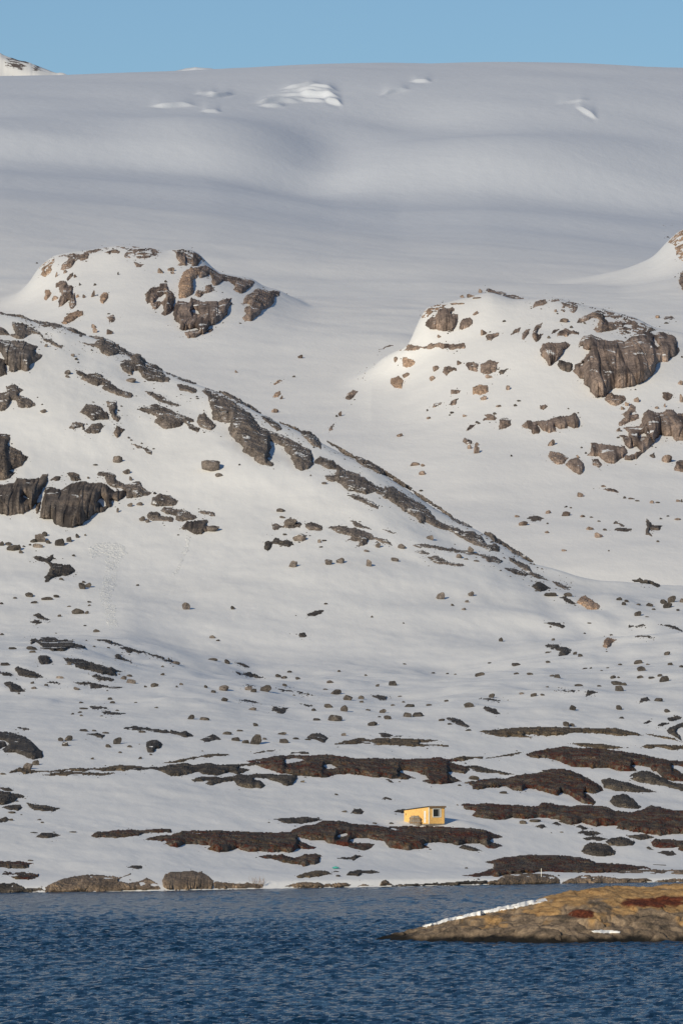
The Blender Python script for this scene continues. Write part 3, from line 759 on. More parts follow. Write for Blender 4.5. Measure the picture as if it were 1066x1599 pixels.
B2|N grey rock_outcrop|h|570,530 640,530 700,560 770,600 760,622 720,610 680,580 630,570
B2|N grey rock_outcrop|flat grey rubble spread low on the hillside under the ridge belt|440,735 520,720 570,735 620,740 720,775 740,795 820,815 860,850 800,840 740,815 700,815 690,840 640,860 650,830 590,815 550,825 600,790 520,775
B2|N grey rock_outcrop|h|580,690 620,695 680,730 730,750 700,755 620,730
B2|N grey rock_outcrop|h|100,750 105,715 130,712 170,730 200,680 260,700 290,715 270,735 210,740 150,740 115,755
B2|N grey rock_outcrop|h|300,710 350,705 410,725 410,755 330,755 310,735
B2|N low rock_outcrop|pair of dark rocks alone in the smooth lower hillside snow|50,870 55,820 105,820 110,800 160,815 215,820 245,850 190,858 150,845 105,845 80,885
B2|N grey rock_outcrop|h|225,800 280,778 318,785 290,825 260,815
B2|N grey rock_outcrop|h|745,738 800,745 885,770 850,774 800,754
B3|N grey rock_outcrop|g|0,165 60,200 110,235 160,265 172,290 160,305 120,275 70,240 0,195
B3|N grey rock_outcrop|g|190,320 240,340 300,380 380,430 440,480 520,520 550,535 545,548 480,520 420,490 380,450 320,405 250,365
B3|N grey rock_outcrop|brown-grey rubble belt near the lower right end of the ridge|0,280 60,285 130,330 180,365 230,390 280,430 300,460 350,500 370,515 430,530 500,560 560,560 600,590 640,640 690,640 720,660 715,690 650,680 600,655 540,640 510,615 470,600 430,570 370,550 310,530 260,505 220,510 205,480 150,450 110,425 60,380 0,350
B3|N grey rock_outcrop|g|620,565 660,570 720,610 770,650 850,690 930,750 880,740 800,695 740,650 690,630
B3|N grey rock_outcrop|thin level rubble line below the end of the ridge|170,640 270,640 350,655 440,670 520,680 540,660 560,690 600,705 680,715 740,745 720,768 650,755 600,720 540,705 480,695 400,690 300,665 200,660
B3|N grey rock_outcrop|h|270,720 330,712 400,750 510,775 480,782 400,772 330,762 280,740
B3|N grey rock_outcrop|h|185,685 230,678 290,698 270,707 200,697
B3|N grey rock_outcrop|g|740,785 820,795 900,830 880,842 800,827
B3|N grey rock_outcrop|g|770,720 810,725 830,745 900,775 920,810 980,840 1030,870 960,857 900,820 850,790 790,750
B3|N low rock_outcrop|g|920,905 960,870 1000,890 1040,920 1000,935 970,940 930,915
B3|N low rock_outcrop|g|1000,945 1066,950 1066,968 1010,960
B4|N low rock_outcrop|b|745,870 790,852 820,870 870,870 918,895 905,915 860,890 800,880
B4|N buff rock_outcrop|big pyramid-shaped reddish boulder at the foot of the ridge|405,1010 420,975 452,960 500,995 545,1030 540,1050 490,1052 430,1030
B4|N low rock_outcrop|low grey rock leaning beside the reddish pyramid boulder|290,975 330,965 390,1010 375,1025 330,1000
B4|N grey rock_outcrop|g|245,870 290,880 330,905 370,930 310,917 270,902
B4|N grey rock_outcrop|g|0,790 60,815 140,825 180,840 230,870 180,864 110,842 40,822
B4|N grey rock_outcrop|g|0,675 60,705 130,750 110,752 40,712 0,697
B4|N grey rock_outcrop|g|10,745 60,760 105,790 90,805 40,775
C0|N low rock_outcrop|brown rock with a dark tail under the left hillside's cliff|200,-85 240,-90 290,-75 330,-95 355,-70 310,-50 400,-30 440,-35 465,-5 465,15 420,40 370,45 330,50 310,75 285,82 280,45 310,10 320,-20 290,-45 240,-60
C0|N low cliff column|big dark knob with a red-brown face at the left of the bench|185,420 190,380 215,355 245,370 330,385 390,410 440,440 490,445 545,490 500,498 440,495 400,510 340,508 290,495 250,490 260,470 230,455 195,465|210,392 250,383 245,412 222,402
C0|N low rock_outcrop|b|235,555 250,535 290,535 335,575 310,590 260,595
C0|N low rock_outcrop|broad dark rubble ledge right of the red-faced knob|400,555 470,550 540,570 620,595 700,615 780,640 720,640 735,665 700,668 600,640 540,625 480,610 460,580 420,585
C0|N low rock_outcrop|b|560,660 600,655 720,685 700,702 620,690
C0|N low rock_outcrop|b|450,705 520,700 600,710 680,730 785,735 740,745 650,735 610,748 560,745 570,728 500,722
C0|N low rock_outcrop|b|85,620 110,608 150,620 210,635 280,672 240,680 180,675 120,660
C0|N low rock_outcrop|b|-60,640 40,640 92,660 80,670 0,662 -60,660
C0|N low rock_outcrop|dark wedge-shaped ledge near the left edge of the bench|25,710 60,698 110,720 170,758 140,765 70,765 50,735
C0|N low rock_outcrop|long thin rock line slanting along the edge of the bench|590,430 680,440 740,465 800,485 870,505 950,525 1066,560 1140,590 1060,578 1000,560 920,525 850,522 790,515 740,480 650,450
C0|N low rock_outcrop|b|712,535 750,528 800,560 895,600 860,599 780,572 730,560
C0|N low rock_outcrop|b|205,285 240,270 320,315 290,320 230,300
C0|N low rock_outcrop|b|180,325 220,312 270,328 240,345
C0|N low rock_outcrop|b|290,705 330,695 400,715 360,722
C0|N low rock_outcrop|b|560,850 620,855 695,868 640,874 580,870
C0|N low rock_outcrop|b|640,885 700,885 790,898 740,907 650,905
C0|N low rock_outcrop|b|110,980 160,988 210,998 170,1002 120,992
C0|N low rock_outcrop|dark rock line along the lower edge of the bench, left of centre|770,990 850,975 900,985 980,995 1066,1010 1120,1030 1060,1028 980,1015 900,1002 820,1002
D0|N low cliff column|large dark rounded crag at the left edge above the coastal strip|-60,60 40,50 110,65 180,95 215,130 265,175 268,215 200,225 160,205 90,180 30,185 15,160 60,130 30,105 -60,100
D0|N low rock_outcrop|b|-60,112 30,110 50,140 0,160 -60,160
D0|N low rock_outcrop|round dark rock alone on the snow above the coastal strip, left of centre|915,115 960,100 1010,115 1025,135 1000,158 965,165 960,182 925,180 920,150
D0|N low rock_outcrop|b|540,62 600,58 660,75 640,95 600,80
C1|N low rock_outcrop|b|400,460 440,458 520,495 470,490
C1|N low rock_outcrop|b|410,520 450,525 490,518 540,538 590,555 550,560 480,544 420,537
C1|N low rock_outcrop|b|440,598 500,596 555,612 520,614
C1|N low rock_outcrop|b|650,615 700,628 770,628 850,653 940,672 860,666 760,648 690,637
C1|N low rock_outcrop|b|405,695 470,688 530,700 595,715 540,720 440,703
C1|N low rock_outcrop|square grey-brown rock standing in the middle of the bench|632,765 640,730 680,728 740,740 715,775 680,782 650,770
C1|N low rock_outcrop|b|815,718 870,726 905,740 850,738
C1|N low rock_outcrop|b|0,880 20,885 60,895 95,888 150,920 90,928 40,912 0,905
C1|N low rock_outcrop|b|185,945 240,920 265,908 325,940 270,950 210,962
C1|N low rock_outcrop|b|840,940 880,905 930,902 995,930 960,962 900,942
C1|N low rock_outcrop|flat dark rock alone high on the smooth snow bowl|845,165 870,150 910,130 960,130 960,150 910,168 870,172
C1|N low rock_outcrop|small pointed dark rock alone under the flat rock in the snow bowl|805,305 808,272 840,270 858,295 830,305
C2|N low rock_outcrop|b|185,630 230,615 285,630 290,660 240,655
C2|N low rock_outcrop|b|865,645 920,640 1010,662 930,664
C2|N low rock_outcrop|b|885,705 900,692 970,712 1000,740 960,745 910,725
C2|N low rock_outcrop|dark slab with a bright snow edge slanting down to the coastal strip|655,765 690,760 750,780 805,820 790,832 740,815 690,795
C3|N low rock_outcrop|b|715,325 730,305 770,310 820,298 830,312 760,320
C3|N low rock_outcrop|b|745,377 790,370 850,368 885,388 820,387
C3|N low rock_outcrop|b|905,300 960,302 1000,308 1066,338 1120,350 1066,347 1000,330 950,312
C3|N low rock_outcrop|b|195,292 230,285 290,292 330,312 310,327 260,310
C3|N buff rock_outcrop|tilted red-brown boulder on the right side of the bench|565,440 568,400 590,382 650,398 620,415 605,440 580,455
C3|N low rock_outcrop|group of grey-brown rocks in a snow hollow, right of centre|195,445 225,420 270,425 300,440 330,440 370,465 340,495 290,505 285,480 300,470 250,455
C3|N low rock_outcrop|b|265,710 290,688 320,700 350,710 395,710 390,727 320,725
C3|N low rock_outcrop|b|455,755 470,715 495,715 540,725 500,742
C3|N low rock_outcrop|b|785,800 800,765 840,758 860,780 820,785
C3|N low rock_outcrop|b|810,920 850,903 885,905 830,927
C3|N low rock_outcrop|b|895,935 930,915 985,918 950,935 920,945
C3|N low rock_outcrop|forked dark rocks at the right edge above the coastal strip|965,960 1000,935 1066,915 1110,910 1110,940 1040,950 1020,970 1050,1000 1066,1040 1020,1010 970,980
C3|N low rock_outcrop|b|960,890 1000,875 1055,880 1050,900 980,910
D0|N olive rock_ledge|long flat brown ledge at the top of the coastal snow, left|60,305 130,275 200,290 260,298 340,293 400,285 480,280 540,278 640,276 760,258 860,262 920,275 860,290 760,295 640,300 550,300 450,300 330,302 220,307 150,320 140,302 70,312
D0|N olive rock_ledge|thinner brown ledge just below the long flat left ledge|260,325 330,310 420,300 520,305 600,310 740,308 640,325 540,327 500,322 400,327
D1|N olive rock_ledge|s|85,212 180,190 300,165 390,150 480,148 520,155 450,168 360,174 250,192 160,207
D1|N dark rock_ledge|wide dark ledge above the coastal snowfield, left of centre|-80,235 0,235 90,232 150,215 230,205 300,220 370,205 440,215 500,215 620,210 690,200 720,215 620,225 560,235 640,245 630,262 560,275 510,265 440,285 350,280 320,262 270,275 220,288 150,292 90,260 0,255 -80,250
D1|N dark rock_ledge|dark knobbly ledge at the upper edge of the central snowfield|275,310 340,290 430,292 470,300 550,288 570,270 620,280 700,275 800,280 930,280 935,300 905,345 850,348 820,325 740,305 660,305 700,318 745,345 730,362 640,368 580,355 540,320 460,330 400,345 365,340 385,320 300,325
D2|N shore rock_ledge|longest dark rocky band crossing the snow above the yellow hut|-300,195 -200,175 -100,160 0,155 100,160 200,152 300,165 400,178 500,175 560,182 620,178 700,182 800,178 900,172 960,180 1066,165 1066,190 960,200 1010,215 1066,225 1100,250 1066,275 1000,265 950,265 985,290 1045,322 980,335 920,342 850,335 780,322 840,310 820,285 760,265 700,255 640,258 750,298 700,312 600,305 550,290 500,298 420,285 330,275 260,280 200,298 100,292 0,285 -100,270 -180,240 -250,215|170,220 230,215 265,235 240,245 200,238|-70,190 0,180 60,188 0,202 -50,208
D3|N olive rock_ledge|s|380,216 480,201 600,178 650,176 560,202 440,220
D3|N olive rock_ledge|thin brown ledge running right from the longest dark band|150,225 260,203 370,208 385,222 250,234
D3|N dark rock_ledge|s|250,262 330,262 420,285 580,318 500,322 420,312 330,300
D2|N olive rock_ledge|low isolated brown ledge in the snow above the hut|245,85 330,65 400,50 470,58 540,50 620,50 700,55 800,60 900,65 830,74 760,82 840,90 960,93 965,104 860,102 740,102 600,97 480,97 520,85 400,87 300,90
D2|N low rock_outcrop|small dark peak of rock on the isolated ledge above the hut|520,20 560,15 620,35 665,35 670,50 600,48 550,45
D3|N olive rock_ledge|uppermost long brown ledge at the right|345,48 430,38 560,28 700,22 860,22 1000,26 1066,30 1150,28 1200,28 1280,45 1380,75 1340,78 1200,75 1066,60 950,60 860,72 760,77 700,72 620,68 690,87 600,84 500,87 420,74
D4|N olive rock_ledge|s|830,63 920,74 1010,92 1060,118 1030,108 960,95 850,74
D4|N olive rock_ledge|s|345,125 440,120 560,128 700,150 620,160 520,157 420,144
D4|N olive rock_ledge|flat brown ledge at the right edge under the uppermost ledge|780,145 840,130 940,132 1066,138 1130,140 1130,160 1000,167 940,157 840,157
D4|N shore rock_ledge|broad rust-streaked whaleback rock at the right, highest of its three|80,190 150,170 260,150 320,143 400,152 520,152 600,165 680,172 760,185 860,205 950,225 1066,235 1130,240 1130,275 1066,275 990,255 1000,275 1050,310 1130,330 1130,362 1040,360 980,355 930,335 900,300 880,305 860,275 740,260 780,300 690,300 600,280 520,280 440,275 380,275 330,255 270,230 220,218 150,215 85,210
D4|N dark rock_ledge|smooth dark slab at the right edge below the highest whaleback|720,330 780,300 840,295 900,320 960,345 1000,370 1066,380 1130,385 1130,430 1050,420 970,395 900,385 800,370 740,350
D3|N shore rock_ledge|rust-patched whaleback rock with a black rounded right end|280,365 320,360 380,350 450,340 520,345 560,330 640,315 700,310 750,300 740,290 840,282 920,292 1000,325 1060,360 1110,390 1130,420 1060,440 1000,425 1040,450 1080,490 1075,510 1010,505 960,475 920,450 870,430 840,450 800,440 700,410 640,405 620,425 560,415 520,395 450,400 400,405 350,415 310,410 300,390
D4|N dark rock_ledge|tapering dark ledge right of the black rounded whaleback|550,350 600,340 680,360 760,380 850,410 905,432 860,437 760,430 700,425 620,415 570,405
D4|N dark rock_outcrop|dark humped knob standing on the long right-hand rock band|610,490 620,455 680,440 720,450 770,485 805,525 780,535 700,530 640,520
D3|N shore rock_ledge|long rough rock band right of the hut reaching the right edge|240,510 265,498 330,505 360,498 430,500 520,510 600,508 650,515 720,520 745,495 790,498 850,510 930,518 1000,508 1066,515 1150,520 1200,545 1300,555 1370,540 1430,510 1500,530 1600,545 1690,550 1690,700 1600,690 1500,700 1400,690 1280,670 1200,660 1220,640 1150,640 1080,645 1000,620 920,635 850,615 870,605 800,595 720,590 620,598 560,590 500,605 430,600 360,590 305,575 330,545 260,535
D3|N dark rock_outcrop|s|695,645 740,630 795,655 740,657
D3|N dark rock_outcrop|s|795,630 830,613 880,640 850,645
D4|N dark rock_outcrop|s|380,650 420,636 475,655 440,667
D4|N dark rock_outcrop|s|400,685 430,668 520,676 580,695 480,704
D4|N dark rock_outcrop|s|435,715 500,703 560,713 600,725 560,737 460,732
D4|N dark rock_ledge|dark hump joined behind the black dome near the right shore|580,735 620,715 680,708 770,740 750,762 690,768 640,765 600,760
D4|N dark rock_outcrop|smooth black rock dome in the snow near the right shore|428,800 445,765 480,745 540,745 600,760 640,800 640,822 570,832 500,828 440,815
D4|N dark rock_outcrop|s|700,700 780,695 830,690 890,715 800,730 740,717
D4|N shore rock_ledge|low red-brown rock at the right edge above the shore|865,740 900,722 1000,725 1066,735 1130,740 1130,790 1066,800 1030,795 1040,770 1000,780 920,780 875,768
D4|N dark rock_outcrop|s|905,805 940,795 1000,798 1040,828 960,827
D4|N dark rock_outcrop|s|835,782 850,768 890,793 860,793
D3|N shore rock_ledge|broad dark red whaleback on the right-hand shore|390,865 450,850 540,835 640,822 760,822 870,825 960,835 1030,850 1080,872 1180,875 1300,885 1380,895 1440,908 1300,917 1200,932 1066,937 940,932 860,932 760,927 650,937 560,942 470,957 400,957 330,960 220,954 320,940 400,920 440,905 440,880 400,872
D3|N tan rock_ledge|pale tan rock slab at the waterline below the red whaleback|400,1002 410,985 470,975 500,950 560,940 660,935 760,940 830,955 860,975 850,1002 740,1006 600,1008 480,1012
D3|N tan rock_ledge|flat grey-tan shelf at the right-hand waterline|870,990 940,965 1000,950 1100,955 1250,968 1400,970 1440,988 1350,997 1200,1003 1066,1007 940,1007 870,1007
D3|N tan rock_ledge|thin tan strip between snow and whaleback at the right|1100,925 1250,918 1400,913 1640,918 1690,923 1690,947 1500,942 1300,937 1200,942
D3|N tan rock_ledge|s|1430,987 1560,970 1690,965 1690,992 1500,994
D3|N dark rock_ledge|s|0,1004 80,998 180,990 300,983 400,983 400,1006 250,1010 100,1015
D2|N tan rock_ledge|low tan rocks at the waterline in the centre|-20,965 50,950 150,955 180,965 260,956 350,960 340,980 200,985 0,988
D2|N tan rock_outcrop|pale pointed boulder alone at the central waterline|530,977 540,945 570,935 615,972
D2|N tan rock_outcrop|s|390,977 430,960 490,974
D2|N dark rock_ledge|s|610,970 750,961 880,961 880,971 700,977 600,980
D2|N olive rock_outcrop|low brown hump in the snow bank left of the pale boulder|5,915 60,895 130,880 200,882 235,900 180,912 100,925 20,927
D2|N dark rock_outcrop|low dark hump in the snow bank below the hut|315,910 340,888 390,878 480,878 545,892 420,902 400,914
D0|N dark rock_ledge|dark rough rocks at the far left waterline|-60,1005 30,998 110,1000 160,1030 250,1025 280,1045 200,1055 0,1062 -60,1062
D0|N tan rock_ledge|long brown shore crag with a pale slanting vein, left|285,1020 345,990 400,970 470,955 540,945 640,948 740,960 820,940 825,950 760,960 740,985 800,995 880,985 920,965 960,985 985,1000 1010,1037 900,1042 700,1048 450,1056 280,1056
D1|N tan cliff column|tall split brown rock knob on the left shore|95,982 100,930 115,900 150,888 270,882 340,890 385,915 415,945 412,993 300,997 200,1002 130,998
D1|N tan rock_ledge|low brown rock tail right of the split shore knob|415,992 420,945 470,950 550,960 640,955 730,962 725,988 560,992
D1|N tan rock_ledge|s|860,977 930,955 1000,950 1080,955 1080,983 960,986
D0|N shore rock_ledge|rusty low ledge cut by the left edge above the shore|-60,860 50,862 130,862 225,878 180,885 180,905 100,908 0,900 -60,900
D0|N shore rock_ledge|rusty low ledge second above the far left shore|5,950 30,925 90,935 150,928 240,942 250,965 180,978 110,975 60,960
D0|N dark rock_outcrop|s|215,715 260,685 320,682 390,700 320,717 260,720
D0|N dark rock_ledge|dark stepped ledge at the left edge of the coastal snowfield|-60,420 0,420 60,430 130,445 175,460 110,470 95,490 20,510 -60,510
D0|N dark rock_outcrop|s|-20,400 50,400 92,418 40,422
D0|N dark rock_outcrop|s|15,525 60,508 130,508 142,525 120,545 60,542
D0|N dark rock_ledge|dark tapering ledge pointing right from the left-edge rocks|165,490 200,500 290,515 385,532 340,548 290,552 240,545 190,530
D0|N dark rock_outcrop|s|0,595 40,585 60,600 40,618 -20,620 -20,595
D0|N shore rock_ledge|rust-red strip of rock left of the hut's rock band|570,700 610,680 700,670 800,665 900,665 1000,660 1066,660 1075,680 960,685 890,690 870,700 800,712 740,720 650,715 590,712
D1|N shore rock_ledge|big rusty brown rock band left of the hut|-60,690 0,680 60,662 150,655 220,632 420,628 540,632 650,638 760,642 850,638 940,640 940,680 960,700 1060,735 1040,750 940,745 900,768 800,765 700,762 640,765 560,740 500,765 440,762 375,745 400,725 330,718 240,715 190,735 100,715 130,700 60,692
D2|N shore rock_ledge|dark red rock knoll on which the yellow hut stands|-60,660 0,620 60,600 130,588 180,566 270,568 340,582 430,592 500,596 560,605 680,602 800,605 900,602 1000,610 1121,615 1201,630 1306,672 1231,685 1210,695 1306,725 1241,748 1190,730 1160,710 1071,712 1030,722 980,715 920,705 850,705 800,715 850,740 780,745 700,752 640,745 590,735 560,700 510,690 460,680 380,678 340,690 370,705 500,712 480,740 430,758 380,750 330,730 270,720 210,710 190,690 100,690 30,670 -20,680|255,662 330,645 335,660 280,670
D2|N dark rock_ledge|dark flat ledge behind the left end of the hut's knoll|-145,555 0,548 80,545 180,562 100,580 40,590 -60,585
D3|N dark rock_outcrop|s|225,775 260,758 330,780 370,798 300,797
D2|N shore rock_ledge|low rusty rocks in the snow below the big rusty band|-245,795 -180,782 -80,778 0,800 60,780 130,772 175,790 150,815 165,835 100,845 60,855 20,840 -40,835 -100,820 -180,805
D2|N dark rock_outcrop|s|250,807 310,795 350,798 380,780 430,790 400,802 370,817 320,810
D2|N dark rock_outcrop|dark rounded rock in the snow left of the hut|345,520 375,495 410,490 435,510 420,527 370,527
D2|N dark rock_outcrop|dark rock half hidden behind the hut's left end|612,515 640,500 685,495 720,525 650,527
D2|N dark rock_outcrop|s|535,430 570,416 612,435 570,439
D2|N dark rock_outcrop|s|560,310 590,308 628,332 600,334
D0|N dark rock_outcrop|s|790,900 830,889 890,889 895,905 830,912
D1|N olive rock_ledge|s|655,148 720,132 850,121 780,140 680,152
D1|N dark rock_ledge|s|895,152 900,139 1005,137 1010,152
'''
count = 0
ZONED, LANDMARKS, FRINGE = [], [], []
for ln in DATA.strip().splitlines():
    f = ln.split('|')
    win, spec, lab, out = f[0], f[1].split(), f[2], f[3]
    poly = parse(win, out); holes = [parse(win, t) for t in f[4:] if t.strip()]
    column = 1.0 if 'column' in spec else 0.0
    count += 1
    lay, mt, nm = spec[:3]
    low = lay == 'N' and poly[:, 1].mean() > 1140
    o = patch(nm, lay, mt, poly, holes, lump=0.55 if low else 0.0, p=2.6 if column else (2.0 if not low else 2.4), rel=(1.0 if column else 0.9) if not low else 0.8, jit=(0.8 if len(out) > 60 else 0.55) * (0.7 if low else 1.0), column=column, seed=count * 17, step=1.0)
    if o is None:
        print('EMPTY PATCH', lab, out[:30]); continue
    cat = {'cliff': 'cliff', 'rock_ledge': 'rock ledge'}.get(nm, 'rock')
    cen = poly.mean(0)
    FRINGE.append((poly, lay, low))
    if lab in ZONES:
        o.name = 'low_ledge' if lab in 'bgs' else 'rock'
        ZONED.append((o, cen[0], cen[1], lay, 'ledge' if lab in 'bgs' else 'rock', {'brown': 'brown', 'buff': 'pinkish', 'wall': 'dark', 'grey': 'grey', 'low': 'dark', 'dark': 'black', 'olive': 'brown', 'tan': 'tan'}[mt], ZONES[lab][1]))
    else:
        tag(o, lab, cat); LANDMARKS.append((cen, lay, lab))

# ------------------------------------------------------------------ boulders
def boulder_mesh(seed):
    r = np.random.RandomState(seed)
    bm = bmesh.new(); bmesh.ops.create_icosphere(bm, subdivisions=3, radius=1)
    nrm = r.randn(10, 3); nrm /= np.linalg.norm(nrm, axis=1)[:, None]
    off = 0.42 + 0.45 * r.rand(10); 
    for v in bm.verts:
        p = np.array(v.co)
        dp = nrm @ p
        s = min(1.0, np.min(np.where(dp > 1e-3, off / np.maximum(dp, 1e-3), 9)))
        s *= 1 + 0.025 * r.randn()
        v.co = Vector(p * s)
    xs = [v.co.x for v in bm.verts]; zs = [v.co.z for v in bm.verts]
    cx, wx = (max(xs) + min(xs)) / 2, max(xs) - min(xs)
    z0, hz = min(zs), max(zs) - min(zs)
    for v in bm.verts:
        v.co.x = (v.co.x - cx) / wx; v.co.y = v.co.y / wx; v.co.z = (v.co.z - z0) / hz * 1.35 - 0.35
    me = bpy.data.meshes.new('boulder'); bm.to_mesh(me); bm.free()
    return me
BM = {}
for mt in ('brown', 'buff', 'low', 'dark', 'grey'):
    BM[mt] = []
    for k in range(7):
        me = boulder_mesh(100 + k * 7 + len(mt)); me.materials.append(M[mt]); BM[mt].append(me)
BZ = {
    'k': ('brown', 'tiny brown boulder on the snow of the far rounded knoll', 'boulders on the far knoll'),
    'r': ('brown', 'brown boulder half buried in the snow of the right-hand hill', 'boulders on the right-hand hill'),
    'v': ('brown', 'small brown boulder in the snow valley between ridge and right-hand hill', 'boulders in the snow valley'),
    'h': ('grey', 'grey boulder lying on the left hillside snow below the ridge', 'boulders on the left hillside'),
    'w': ('low', 'dark boulder on the snow at the left below the streaked cliff', 'boulders below the streaked cliff'),
    'b': ('low', 'dark boulder on the bench above the coastal strip, left half', 'boulders on the left half of the bench'),
    'c': ('low', 'grey boulder on the snow bench above the hut, middle', 'boulders on the middle of the bench'),
    'd': ('low', 'grey boulder with a snow hollow on the right side of the bench', 'boulders on the right of the bench'),
    's': ('dark', 'little dark stone in the snow near the shore', 'stones near the shore'),
}
